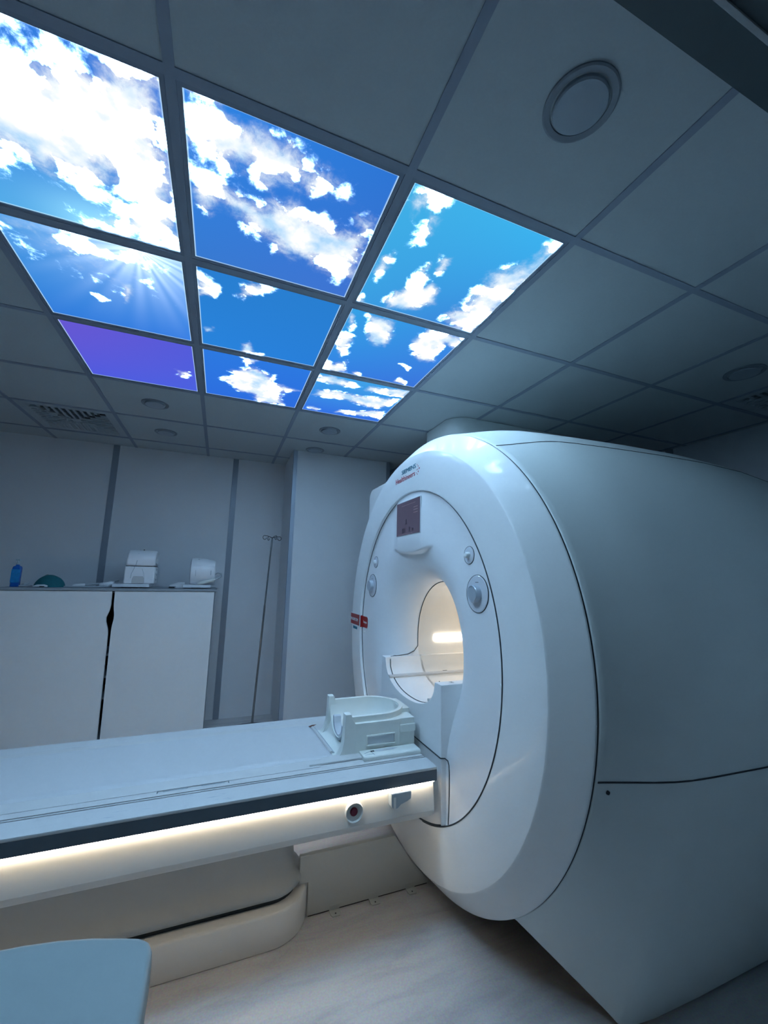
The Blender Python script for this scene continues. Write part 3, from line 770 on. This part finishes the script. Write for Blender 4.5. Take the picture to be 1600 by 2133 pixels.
# thin mattress: slightly dished pad, its end turned up
def pad(u, v):
    x = X0 + .01 + u * (.452 - X0 - .01); y = 1.665 + v * (2.035 - 1.665)
    x += .014 * (1 - v) if u > .99 else 0
    e = min(1, min(v, 1 - v) / .045, (1 - u) / .004)
    z = TZ + .0025 + .007 * math.sin(min(1, max(0, e)) * PI / 2) - .004 * math.sin(PI * v)
    return (x, y, z)
MB().grid(pad, 240, 40).build('mattress', 'coilwhite', tb, smooth=60, fix=True)
MB().prism([(1.60, TZ + .0022), (1.66, TZ + .0022), (1.66, TZ + .0045), (1.60, TZ + .0035)], 0, X0 + .1, .40).build('mattress_border', 'white', tb)
MB().tube([(.466, 1.70, TZ + .006), (.458, 1.85, TZ + .006), (.450, 1.985, TZ + .008)], .0065, 8).build('pad_edge', 'white', tb)
MB().tube([(.476, 1.70, TZ + .003), (.468, 1.85, TZ + .003), (.460, 1.985, TZ + .004)], .004, 6).build('pad_groove', 'grey', tb)
MB().add([(.432, 1.995, TZ + .012), (.452, 2.004, TZ + .014), (.474, 2.008, TZ + .012), (.462, 1.997, TZ + .012), (.456, 1.990, TZ + .012), (.436, 1.984, TZ + .012)], [(0, 1, 2, 3, 4, 5)]).build('tear', 'brown', tb, smooth=0)
for x in (-.23, .02, .17, .30, .42):
    MB().revolve([(TZ + .0021, .0035), (TZ + .0032, .003), (TZ + .0036, .001)], x, 1.592 if x < -.1 else 1.658, 12, axis=2, cap1=True).build('rivet', 'ltgrey', tb)
# flat swelling beside the coil and the raised connector deck
hv = [(.36 + .19 * (1 - math.cos(t)), 1.612 + .062 * math.sin(t)) for t in [PI * i / 24 for i in range(25)]]
MB().prism(hv, 2, TZ + .002, TZ + .010).build('swell_plate', 'white', tb, bevel=.003, smooth=40)
dk = MB().prism([(1.588, TZ + .002), (1.588, TZ + .014), (1.592, TZ + .018), (1.6515, TZ + .018), (1.6515, TZ + .002)], 0, .565, .806)
dk.build('connector_deck', 'coil', tb, bevel=.002)
MB().prism([(.605, 1.630), (.64, 1.623), (.70, 1.624), (.722, 1.632), (.70, 1.640), (.64, 1.641)], 2, TZ + .0178, TZ + .0192).build('slider', 'ltgrey', tb)
sm_ = MB()
for (a, b) in [((.575, 1.618), (.607, 1.634)), ((.575, 1.606), (.612, 1.606)), ((.612, 1.598), (.607, 1.634))]:
    sm_.tube([(a[0], a[1], TZ + .0182), (b[0], b[1], TZ + .0182)], .0012, 6)
sm_.build('deck_lines', 'grey', tb)
MB().box(.606, .612, 1.625, 1.633, TZ + .018, TZ + .0205).build('slider_catch', 'dark', tb)
MB().box(.614, .620, 1.626, 1.634, TZ + .018, TZ + .0205).build('slider_catch', 'dark', tb)
# emergency stop: lit collar, grey cup, dark red button
EY = NY + .0075
MB().revolve([(EY + .012, .0335), (EY - .007, .0325), (EY - .009, .0305), (EY - .006, .0285), (EY + .010, .0265), (EY + .012, .008)], .493, -.803, 40, axis=1, cap1=True).build('stop_cup', 'panel', tb)
MB().revolve([(EY + .008, .0262), (EY + .0075, .012)], .493, -.803, 32, axis=1, cap1=True).build('cup_floor', 'slate', tb)
MB().revolve([(EY + .011, .0135), (EY - .002, .0135), (EY - .006, .011), (EY - .007, .004)], .493, -.803, 28, axis=1, cap1=True).build('stop_button', 'stopred', tb)
# bracket hanging from the rail
br = MB().prism([(.622, -.757), (.700, -.757), (.700, -.782), (.682, -.790), (.660, -.796), (.648, -.806), (.634, -.808), (.622, -.800)], 1, NY - .020, NY + .02)
bo = br.build('bracket', 'grey', tb, bevel=.004)
MB().revolve([(-.7568, .0045), (-.7562, .001)], .668, NY - .004, 14, axis=2, cap1=True).build('screw_hole', 'dark', bo)
MB().box(.630, .640, NY - .021, NY - .012, -.806, -.768).build('bracket_lip', 'panel', bo, bevel=.002)
# lifting column and foot
def plan(x0, x1, y0, y1, r):
    P = []
    for cx, cy, a in [(x1 - r, y1 - r, 0), (x0 + .05, y1 - .05, 90), (x0 + .05, y0 + .05, 180), (x1 - r, y0 + r, 270)]:
        rr = r if cx > 0 else .05
        P += arc(cx, cy, rr, a, a + 90, 10)
    return P
def stack(levels, name, m, **k):
    rg = []
    for (z, g) in levels:
        rg.append([(x, y, z) for x, y in plan(-1.3 - g, .352 + g * .9, 1.712 - g, 1.908 + g, .085 + max(0, g))])
    return MB().loft(rg, True, True, True).build(name, m, tb, **k)
stack([(-.895, .0), (-1.05, .0), (-1.085, .004), (-1.105, .014), (-1.118, .030), (-1.126, .038), (-1.134, .0415), (-1.142, .040), (-1.150, .034)], 'lift_column', 'pedestal', smooth=60)
stack([(-1.149, .016), (-1.175, .016)], 'shadow_gap', 'seam', smooth=40)
stack([(-1.1735, .010), (-1.1738, .052), (-1.1748, .0565), (-1.1775, .060), (-1.183, .0622), (-1.25, .0627), (FLOOR + .002, .063)], 'foot', 'panel', smooth=40)
MB().revolve([(1.6505, .004), (1.648, .003)], .10, -1.24, 12, axis=1, cap1=True).build('foot_screw', 'white_ink', tb)

# floor duct between the table foot and the scanner, with three screw tabs
fd = thing('cover_panel', (.62, 1.755, FLOOR), 'low upright grey cover panel on the floor between table foot and scanner', 'cover panel')
pp = [(1.745, FLOOR + .006), (1.745, -1.076), (1.748, -1.072), (1.762, -1.072), (1.765, -1.076), (1.765, FLOOR + .006)]
MB().prism([(.407, FLOOR + .006), (.407, -1.072), (.768, -1.072), (.814, -1.138), (.846, -1.185), (.927, -1.272), (.927, FLOOR + .006)], 1, 1.745, 1.765).prism([(1.745, -1.165)] + pp[1:5] + [(1.765, -1.165)], 0, .372, .4071).build('panel_sheet', 'duct', fd, smooth=0)
MB().box(.412, .92, 1.748, 1.762, FLOOR + .0005, FLOOR + .0062).build('seal_strip', 'dark', fd)
for x in (.514, .677, .840):
    t = MB().prism([(x - .020, 1.745), (x - .020, 1.722), (x - .015, 1.712), (x + .015, 1.712), (x + .020, 1.722), (x + .020, 1.745)], 2, FLOOR + .0015, FLOOR + .004)
    t.box(x - .02, x + .02, 1.7435, 1.746, FLOOR + .0015, FLOOR + .02)
    o = t.build('screw_tab', 'duct', fd, smooth=0)
    MB().revolve([(FLOOR + .0041, .0035), (FLOOR + .0046, .001)], x, 1.724, 10, axis=2, cap1=True).build('screw', 'dark', o)

# ------------------------------------------------------------------ open head coil lying on the table
hc = thing('head_coil', (.67, 1.81, TZ + .002), 'open white head coil cradle with a U-shaped rim, lying on the table end', 'head coil')
CY = 1.806; HW = .152; B0 = TZ + .0035
xi0, xi1 = .505, .815
def dshape(w, xc, xs, n=20):
    """open D outline: near arm, round end, far arm"""
    P = [(xs, CY - w)]
    P += [(xc + w * math.cos(math.radians(a)), CY + w * math.sin(math.radians(a))) for a in np.linspace(-90, 90, n)]
    return P + [(xs, CY + w)]
XC = .672
inner = dshape(.118, XC, .512); outer = dshape(.136, XC, .512)
# shoulder body around the cradle
body_out = [(.530, CY - HW), (.742, CY - HW), (.742, CY - HW + .006), (.812, CY - HW + .006), (.812, CY + HW - .006), (.742, CY + HW - .006), (.742, CY + HW), (.530, CY + HW)]
MB().prism([(x, y) for x, y in body_out] + [(.530, CY + .120)] + [p for p in dshape(.120, XC, .530)[::-1]][1:-1] + [(.530, CY - .120)], 2, B0, TZ + .118).build('coil_body', 'coil', hc, bevel=.002, smooth=30)
# overhanging plug block on the scanner side
pb = MB().box(.742, .814, CY - HW - .002, CY - HW + .05, TZ + .066, TZ + .095)
pb.build('plug_block', 'coil', hc, bevel=.002)
MB().box(.742, .814, CY + HW - .05, CY + HW + .002, TZ + .066, TZ + .095).build('plug_block', 'coil', hc, bevel=.002)
MB().box(.786, .822, CY - .075, CY + .075, TZ + .10, TZ + .134).build('plug_block', 'coil', hc, bevel=.002)
# rim standing above the shoulders
MB().prism(outer + inner[::-1], 2, TZ + .08, TZ + .140).build('rim', 'coil', hc, bevel=.003, smooth=40)
# neck posts at the open end
for s in (-1, 1):
    P = [(.506, TZ + .156), (.531, TZ + .156), (.536, TZ + .140), (.545, TZ + .125), (.551, TZ + .116), (.551, B0), (.478, B0), (.487, TZ + .012), (.496, TZ + .028), (.502, TZ + .055), (.505, TZ + .09)]
    y0, y1 = sorted((CY + s * .116, CY + s * (HW + .0015)))
    MB().prism([(x, z) for x, z in P], 1, y0, y1).build('neck_post', 'coil', hc, bevel=.003, smooth=30)
# bowl: inner walls running down to a rounded floor
rows = []
spine = [(.512, CY)] + [(XC - .0, CY)] * (len(inner) - 2) + [(.512, CY)]
for k in range(13):
    t = k / 12
    row = []
    for (x, y), (sx, sy) in zip(inner, spine):
        u = math.sin(t * PI / 2); w = 1 - math.cos(t * PI / 2)
        row.append((x + (sx - x) * w, y + (sy - y) * w, TZ + .139 - .112 * u))
    rows.append(row)
MB().loft(rows, False).build('bowl', 'coil', hc, smooth=60)
# sloping neck apron with a U cut, grey cushion inside it
def apron(u, v):
    a = (v - .5) * 2                               # across
    y = CY + a * (.148 + .006 * u)
    sag = max(0, 1 - (a / .80) ** 2) ** .5 if abs(a) < .80 else 0
    zin = max(TZ + .012, TZ + .140 - .128 * sag)
    x = .533 - u * .066
    z = TZ + .003 + (zin - TZ - .003) * (1 - u) ** (2.2 + 1.2 * (1 - sag))
    return (x, y, z)
MB().grid(apron, 12, 48).build('neck_apron', 'coil', hc, smooth=70)
cu = MB()
def cush(u, v):
    a = (v - .5) * 2; sag = max(0, 1 - a * a)
    y = CY + .028 + a * .066
    z = TZ + .086 - .072 * sag ** .5
    return (.531 - u * .010 + .0, y, z + u * -.010)
U0 = [(CY + a * .078, TZ + .088 - .076 * math.sqrt(max(0, 1 - a * a))) for a in np.linspace(-1, 1, 25)]
U1 = [(CY + a * .060, TZ + .086 - .050 * math.sqrt(max(0, 1 - a * a))) for a in np.linspace(1, -1, 25)]
MB().prism(U0 + U1, 0, .517, .55).build('neck_cushion', 'cushion', hc, bevel=.002, smooth=40)
# carrying recess in the near side, its inner shade painted as a grey plate
hx0, hx1, hz0, hz1 = .600, .716, TZ + .036, TZ + .067
yy = CY - HW
MB().box(hx0, hx1, yy - .0006, yy + .002, hz0, hz1).build('grip_recess_shade', 'ltgrey', hc, smooth=0)
fr_ = MB()
for a, b, c, d in [(hx0 - .004, hx1 + .004, hz0 - .006, hz0), (hx0 - .004, hx1 + .004, hz1, hz1 + .004), (hx0 - .004, hx0, hz0, hz1), (hx1, hx1 + .004, hz0, hz1)]:
    fr_.box(a, b, yy - .006, yy + .001, c, d)
fr_.build('grip_frame', 'coil', hc, bevel=.0015)

# ------------------------------------------------------------------ cabinet by the back wall
CF = 3.633; WT = -.128; CX0, CX1 = -1.43, -.030
cb = thing('storage_cabinet', (-.73, 3.87, FLOOR), 'pale two-door storage cabinet with a wavy gap between its doors', 'cabinet')
GX = -.731
body = MB()
body.box(CX0, CX0 + .018, CF + .022, 4.12, FLOOR + .08, WT - .0185); body.box(CX1 - .018, CX1, CF + .022, 4.12, FLOOR + .08, WT - .0185)
body.box(CX0 + .018, CX1 - .018, 4.10, 4.12, FLOOR + .08, WT - .0185)
body.box(CX0 + .018, CX1 - .018, CF + .022, 4.10, FLOOR + .08, FLOOR + .098)
body.box(CX0 + .018, CX1 - .018, CF + .03, 4.10, WT - .036, WT - .0185)
body.build('carcass', 'carcass', cb, smooth=0)
MB().box(CX0 + .02, CX1 - .02, CF + .06, 4.11, FLOOR + .001, FLOOR + .08).build('plinth', 'dark', cb)
MB().box(CX0 + .0185, CX1 - .0185, 4.085, 4.099, FLOOR + .1, WT - .037).build('back_panel', 'inside', cb, smooth=0)
for z in (-.63, -.78, -.93):
    MB().box(CX0 + .0185, CX1 - .0185, CF + .10 - (.04 if z < -.7 else 0), 4.08, z, z + .018).build('shelf', 'grey', cb, smooth=0)
def wave(side):
    out = []
    for i in range(49):
        z = FLOOR + .085 + (WT - .022 - FLOOR - .085) * i / 48
        b = math.exp(-((z + .354) / .055) ** 2)
        lean = .016 * (WT - z)                 # the meeting edge leans slightly
        out.append((GX + lean + (-.009 - .022 * b if side < 0 else .009 + .010 * math.exp(-((z + .335) / .055) ** 2)), z))
    return out
MB().prism([(CX0 + .002, FLOOR + .085)] + wave(-1) + [(CX0 + .002, WT - .022)], 1, CF, CF + .019).build('cabinet_door', 'door', cb, smooth=0)
MB().prism(wave(1) + [(CX1 - .002, WT - .022), (CX1 - .002, FLOOR + .085)], 1, CF, CF + .019).build('cabinet_door', 'door', cb, smooth=0)
tag(MB().box(CX0 - .005, CX1 + .014, CF - .008, 4.13, WT - .018, WT).build('worktop', 'worktop', None, bevel=.002),
    'thin grey worktop lying over the two-door cabinet', 'worktop')

# ------------------------------------------------------------------ things on the worktop
SY = 3.80; SZ = WT + .0005
e = thing('spray_bottle', (-1.385, SY, SZ), 'bright blue bottle with a clear pump head at the left end of the worktop', 'bottle')
MB().loft([[(-1.385 + x * k, SY + y * k, SZ + z) for x, y in rrect(-.026, .026, -.018, .018, .008)] for z, k in [(0, .93), (.004, 1), (.135, 1), (.146, .85), (.152, .42), (.160, .40)]], True, True, True).build('bottle_body', 'bluebottle', e, smooth=50)
MB().box(-1.385 - .0262, -1.385 + .0262, SY - .0190, SY - .0175, SZ + .03, SZ + .125).build('bottle_label', 'bluelabel', e)
pm = MB().revolve([(SZ + .160, .012), (SZ + .172, .012), (SZ + .173, .006), (SZ + .19, .006)], -1.385, SY, 20, axis=2, cap1=True)
pm.box(-1.400, -1.372, SY - .008, SY + .008, SZ + .188, SZ + .199)
pm.build('pump_head', 'clear', e)
tag(MB().tube([(-1.345, SY, SZ + .010), (-1.325, SY - .01, SZ + .018), (-1.300, SY, SZ + .030)], [.007, .010, .004], 8).tube([(-1.350, SY - .03, SZ + .007), (-1.31, SY - .03, SZ + .009), (-1.285, SY - .03, SZ + .014)], [.005, .007, .005], 8).build('plastic_clip', 'ltgrey', None),
    'small pale plastic clip lying between the blue bottle and the teal cushion', 'clip')
# teal positioning cushion with a cloth tucked behind it
def dome(cx, cy, rx, ry, h, z0, pw=2.0):
    def fn(u, v):
        a = 2 * PI * u; r = v
        x = cx + rx * r * math.cos(a); y = cy + ry * r * math.sin(a)
        wob = .004 * noise.noise(Vector((x * 25, y * 25, 1.3)))
        return (x, y, z0 + max(0, (1 - r ** pw)) ** .62 * h + (wob if r < .97 else 0))
    return MB().grid(fn, 48, 14)
solid('teal_cushion', dome(-1.178, SY, .098, .07, .088, SZ), 'teal', 'dark teal half-round cushion on the left part of the worktop', 'cushion', smooth=60)
solid('folded_cloth', dome(-1.235, SY + .115, .055, .03, .092, SZ, 1.6), 'khaki', 'dull green cloth bundle peeping out behind the teal cushion', 'cloth', smooth=60)
e = thing('squeeze_bulb', (-1.20, SY - .10, SZ), 'small white hand piece in front of the teal cushion', 'hand piece')
MB().tube([(-1.245, SY - .10, SZ + .006), (-1.22, SY - .10, SZ + .011), (-1.18, SY - .10, SZ + .011), (-1.16, SY - .10, SZ + .008)], [.004, .009, .010, .007], 12).build('grip', 'item', e)
MB().box(-1.203, -1.175, SY - .113, SY - .108, SZ + .004, SZ + .010).build('button', 'dark', e)
# cable with two white plugs
e = thing('coil_lead', (-.90, SY, SZ), 'grey cable with two white plugs between teal cushion and white box coil', 'cable')
MB().tube([(-1.08, SY - .03, SZ + .005), (-1.03, SY - .04, SZ + .005), (-.95, SY - .045, SZ + .005), (-.87, SY - .04, SZ + .006), (-.80, SY - .02, SZ + .009), (-.772, SY + .03, SZ + .012)], .0055, 8).build('cable', 'grey', e)
MB().tube([(-.96, SY, SZ + .018), (-.90, SY, SZ + .024), (-.85, SY, SZ + .028)], .0085, 8).build('cable', 'grey', e)
MB().tube([(-1.035, SY, SZ + .011), (-1.02, SY, SZ + .013), (-.965, SY, SZ + .017), (-.955, SY, SZ + .018)], [.006, .012, .013, .009], 12).build('plug', 'item', e)
MB().tube([(-.862, SY - .01, SZ + .017), (-.85, SY - .01, SZ + .019), (-.80, SY - .01, SZ + .026), (-.775, SY - .01, SZ + .030), (-.768, SY - .01, SZ + .031)], [.010, .017, .017, .012, .008], 12).build('plug', 'item', e)
MB().tube([(-.84, SY + .05, SZ + .026), (-.80, SY + .05, SZ + .034), (-.775, SY + .05, SZ + .036)], [.010, .016, .010], 12).build('plug', 'item', e)
MB().tube([(-.79, SY + .05, SZ + .034), (-.78, SY + .10, SZ + .046), (-.772, SY + .16, SZ + .05)], .0065, 8).build('cable', 'grey', e)
# white box-shaped coil on its base plate
e = thing('box_coil', (-.60, 3.80, SZ), 'white rounded box-shaped coil standing on a white base plate', 'scanner coil')
MB().box(-.762, -.512, 3.705, 3.955, SZ + .008, SZ + .032).build('base_plate', 'item', e, bevel=.003)
MB().box(-.70, -.59, 3.712, 3.80, SZ, SZ + .008).build('base_foot', 'dark', e)
def coilprof(y0, y1, z0, z1, r):
    P = [(y0, z0), (y0, z1 - r)] + [(y0 + r - r * math.cos(math.radians(t)), z1 - r + r * math.sin(math.radians(t))) for t in range(8, 91, 8)]
    return P + [(y1 - r * .6 + r * .6 * math.sin(math.radians(t)), z1 - r * .6 + r * .6 * math.cos(math.radians(t))) for t in range(0, 91, 15)] + [(y1, z0)]
MB().prism([(y, z) for y, z in [(3.72, SZ + .034), (3.722, SZ + .168), (3.915, SZ + .168), (3.915, SZ + .034)]], 0, -.695, -.485).build('lower_shell', 'item', e, bevel=.010, seg=3)
P = coilprof(3.722, 3.91, SZ + .1705, SZ + .298, .085)
MB().prism(P, 0, -.690, -.488).build('upper_shell', 'item', e, bevel=.016, seg=3, smooth=40)
MB().box(-.688, -.492, 3.728, 3.908, SZ + .166, SZ + .172).build('shell_seam', 'seam', e)
MB().prism([(-.640, SZ + .036), (-.550, SZ + .036), (-.553, SZ + .070), (-.563, SZ + .092), (-.628, SZ + .092), (-.636, SZ + .075)], 1, 3.7165, 3.724).build('front_plate', 'white', e, bevel=.002)
MB().tube([(-.628, 3.7195, SZ + .166), (-.63, 3.7195, SZ + .15), (-.645, 3.7195, SZ + .11), (-.648, 3.7195, SZ + .075)], .0016, 6).build('moulded_line', 'grey', e)
MB().tube([(-.622, 3.7215, SZ + .175), (-.615, 3.722, SZ + .21), (-.612, 3.745, SZ + .27), (-.612, 3.80, SZ + .299)], .0022, 6).build('moulded_line', 'grey', e)
MB().tube([(-.575, 3.7195, SZ + .152), (-.562, 3.7195, SZ + .12), (-.553, 3.7195, SZ + .07)], .0014, 6).build('moulded_line', 'ltgrey', e)
MB().revolve([(SZ + .297, .006), (SZ + .306, .004)], -.59, 3.82, 12, axis=2, cap1=True).build('top_stud', 'dark', e)
for z in (.06, .10, .14, .18):
    MB().tube([(-.486, 3.76, SZ + z + .02), (-.4835, 3.80, SZ + z), (-.486, 3.85, SZ + z + .01)], .004, 6).build('side_rib', 'ltgrey', e)
# remote
e = thing('hand_remote', (-.33, 3.76, SZ), 'small white remote with a dark end lying between the two white coils', 'remote')
fw = Vector((.045, .10, 0)).normalized(); sd = Vector((fw.y, -fw.x, 0))
def rem(u0, u1, w, z0, z1, sl=.0):
    p = Vector((-.352, 3.715, SZ)); b = MB()
    v = [p + fw * u + sd * s * w + Vector((0, 0, z + (sl * u if z > z0 else 0))) for z in (z0, z1) for u in (u0, u1) for s in (-1, 1)]
    return b.add(v, [(0, 1, 3, 2), (4, 6, 7, 5), (0, 4, 5, 1), (2, 3, 7, 6), (0, 2, 6, 4), (1, 5, 7, 3)])
rem(.008, .14, .030, .0, .024, .18).build('remote_body', 'item', e, bevel=.006)
rem(.0, .010, .028, .003, .018).build('end_frame', 'grey', e, bevel=.002)
rem(-.002, .0, .022, .005, .014).build('end_socket', 'dark', e)
# tilted drum-shaped coil with a hose
e = thing('drum_coil', (-.14, 3.80, SZ), 'white drum-shaped coil with a grey hose at the right end of the worktop', 'scanner coil')
MB().box(-.272, -.066, 3.71, 3.94, SZ + .008, SZ + .030).build('base_plate', 'item', e, bevel=.003)
MB().box(-.21, -.14, 3.715, 3.80, SZ, SZ + .008).build('base_foot', 'dark', e)
drum = []
for (x, r, dz) in [(-.232, .088, .004), (-.226, .100, .004), (-.20, .104, .003), (-.12, .103, 0), (-.065, .098, -.006), (-.045, .094, -.009), (-.040, .086, -.009)]:
    drum.append([(x - .03 * (math.sin(a) * r - .02) * .35, 3.815 + r * 1.0 * math.cos(a), SZ + .137 + dz + r * 1.08 * math.sin(a)) for a in np.linspace(0, 2 * PI, 48, endpoint=False)])
MB().loft(drum, True, True, True).build('drum', 'item', e, smooth=40)
for (x0, x1, z0, z1, m) in [(-.229, -.222, .170, .200, 'dark')]:
    MB().box(x0, x1, 3.735, 3.742, SZ + z0, SZ + z1).build('drum_mark', m, e)
MB().box(-.075, -.070, 3.712, 3.722, SZ + .11, SZ + .150).build('drum_mark', 'grey', e)
MB().box(-.190, -.186, 3.709, 3.72, SZ + .10, SZ + .150).build('drum_mark', 'ltgrey', e)
for (x, y) in [(-.215, 3.775), (-.195, 3.79), (-.18, 3.77)]:
    MB().box(x, x + .012, y, y + .008, SZ + .232, SZ + .242).build('top_catch', 'dark', e)
MB().tube([(-.165, 3.715, SZ + .034), (-.15, 3.713, SZ + .043), (-.09, 3.708, SZ + .060), (-.045, 3.705, SZ + .074), (-.035, 3.705, SZ + .077)], [.008, .015, .016, .013, .009], 12).build('hose_grip', 'coil', e)
MB().tube([(-.045, 3.705, SZ + .074), (-.015, 3.708, SZ + .085), (.010, 3.72, SZ + .105), (.006, 3.74, SZ + .125), (-.02, 3.76, SZ + .130), (-.045, 3.775, SZ + .115)], .0065, 10).build('hose', 'grey', e)
MB().tube([(-.066, 3.74, SZ + .019), (-.04, 3.72, SZ + .017), (-.012, 3.70, SZ + .008), (-.004, 3.69, SZ + .004)], .0035, 8).build('lead_wire', 'white', e)

# ------------------------------------------------------------------ drip stand leaning in the niche
e = thing('drip_stand', (.344, 3.78, FLOOR), 'tall thin chrome drip stand with four hooks, in the niche beside the column', 'drip stand')
b0, t0 = Vector((.344, 3.80, FLOOR + .03)), Vector((.416, 3.833, .335))
MB().tube([b0, b0.lerp(t0, .62)], .0085, 12).build('pole', 'steel', e)
MB().tube([b0.lerp(t0, .6), t0], .0068, 12).build('upper_pole', 'steel', e)
MB().tube([b0 + Vector((-.001, -.0075, 0)), t0 + Vector((-.001, -.0062, 0))], .0022, 6).build('pole_highlight', 'steel_lt', e)
for q in range(4):
    a = math.radians(20 + q * 90); dx, dy = math.cos(a), math.sin(a)
    pts = [t0 + Vector((dx * .005, dy * .005, -.004))]
    pts += [t0 + Vector((dx * .04, dy * .04, .008)), t0 + Vector((dx * .065, dy * .065, .010))]
    for t in range(0, 300, 30):
        tt = math.radians(90 - t)
        pts.append(t0 + Vector((dx * (.072 + .018 * math.cos(tt)), dy * (.072 + .018 * math.cos(tt)), -.006 + .018 * math.sin(tt))))
    MB().tube(pts, .0034, 8).build('hook', 'steel', e)
for q in range(5):
    a = math.radians(q * 72 + 10)
    MB().tube([(.344, 3.80, FLOOR + .045), (.344 + .08 * math.cos(a), 3.80 + .08 * math.sin(a), FLOOR + .03), (.344 + .14 * math.cos(a), 3.80 + .14 * math.sin(a), FLOOR + .012)], .011, 8).build('foot', 'steel', e)

# ------------------------------------------------------------------ pale padded stool in front, bottom left
e = thing('padded_stool', (-.39, .74, FLOOR), 'pale blue padded stool top with a rounded corner, bottom left in front of the table', 'stool')
SH = -.70
outl = [(-.0625, .972), (-.0645, .990), (-.071, 1.006), (-.085, 1.018), (-.12, 1.032), (-.17, 1.050), (-.23, 1.066), (-.29, 1.076), (-.35, 1.081), (-.42, 1.081), (-.5, 1.074), (-.58, 1.058), (-.65, 1.034), (-.69, 1.01), (-.705, .97),
        (-.705, .50), (-.69, .47), (-.66, .455), (-.11, .455), (-.075, .47), (-.060, .50), (-.0595, .62), (-.060, .80)]
cxs, cys = -.385, .76
lev = [(SH - .07, .985), (SH - .064, 1.0), (SH - .014, 1.0), (SH - .006, .994), (SH - .001, .982), (SH, .965), (SH + .001, .6)]
MB().loft([[(cxs + (x - cxs) * k, cys + (y - cys) * k, z) for x, y in outl] for z, k in lev], True, True, True).build('seat', 'stool', e, smooth=60)
for sx in (-.62, -.15):
    for sy in (.55, .95):
        MB().tube([(sx, sy, SH - .07), (sx * 1.0, sy, FLOOR + .012)], .014, 12).build('leg', 'grey', e)
        MB().revolve([(FLOOR + .001, .017), (FLOOR + .014, .017), (FLOOR + .016, .012)], sx, sy, 16, axis=2, cap0=True, cap1=True).build('leg_tip', 'dark', e)
MB().box(-.66, -.11, .50, 1.0, SH - .085, SH - .070).build('seat_pan', 'grey', e, bevel=.003)

# ------------------------------------------------------------------ camera, world, colour
cam_d = bpy.data.cameras.new('camera'); cam = bpy.data.objects.new('camera', cam_d); COL.objects.link(cam)
cam.location = OFF; cam.rotation_euler = (1.72868126, -.0214521526, -.378056999)
cam_d.sensor_fit = 'HORIZONTAL'; cam_d.sensor_width = 36; cam_d.lens = 36 * 849.65 / 1600
cam_d.clip_start = .01
SC.camera = cam
w = bpy.data.worlds.new('world'); SC.world = w; w.use_nodes = True
w.node_tree.nodes['Background'].inputs[0].default_value = (.10, .16, .22, 1)
w.node_tree.nodes['Background'].inputs[1].default_value = .2
SC.view_settings.view_transform = 'Standard'; SC.view_settings.look = 'None'
SC.view_settings.gamma = 1; SC.view_settings.use_curve_mapping = False
SC.view_settings.exposure = 0.0
SC.cycles.max_bounces = 10; SC.cycles.diffuse_bounces = 6
SC.cycles.use_denoising = True
SC.cycles.denoising_prefilter = 'FAST'
SC.cycles.caustics_reflective = False; SC.cycles.caustics_refractive = False
SC.cycles.sample_clamp_indirect = 8.0
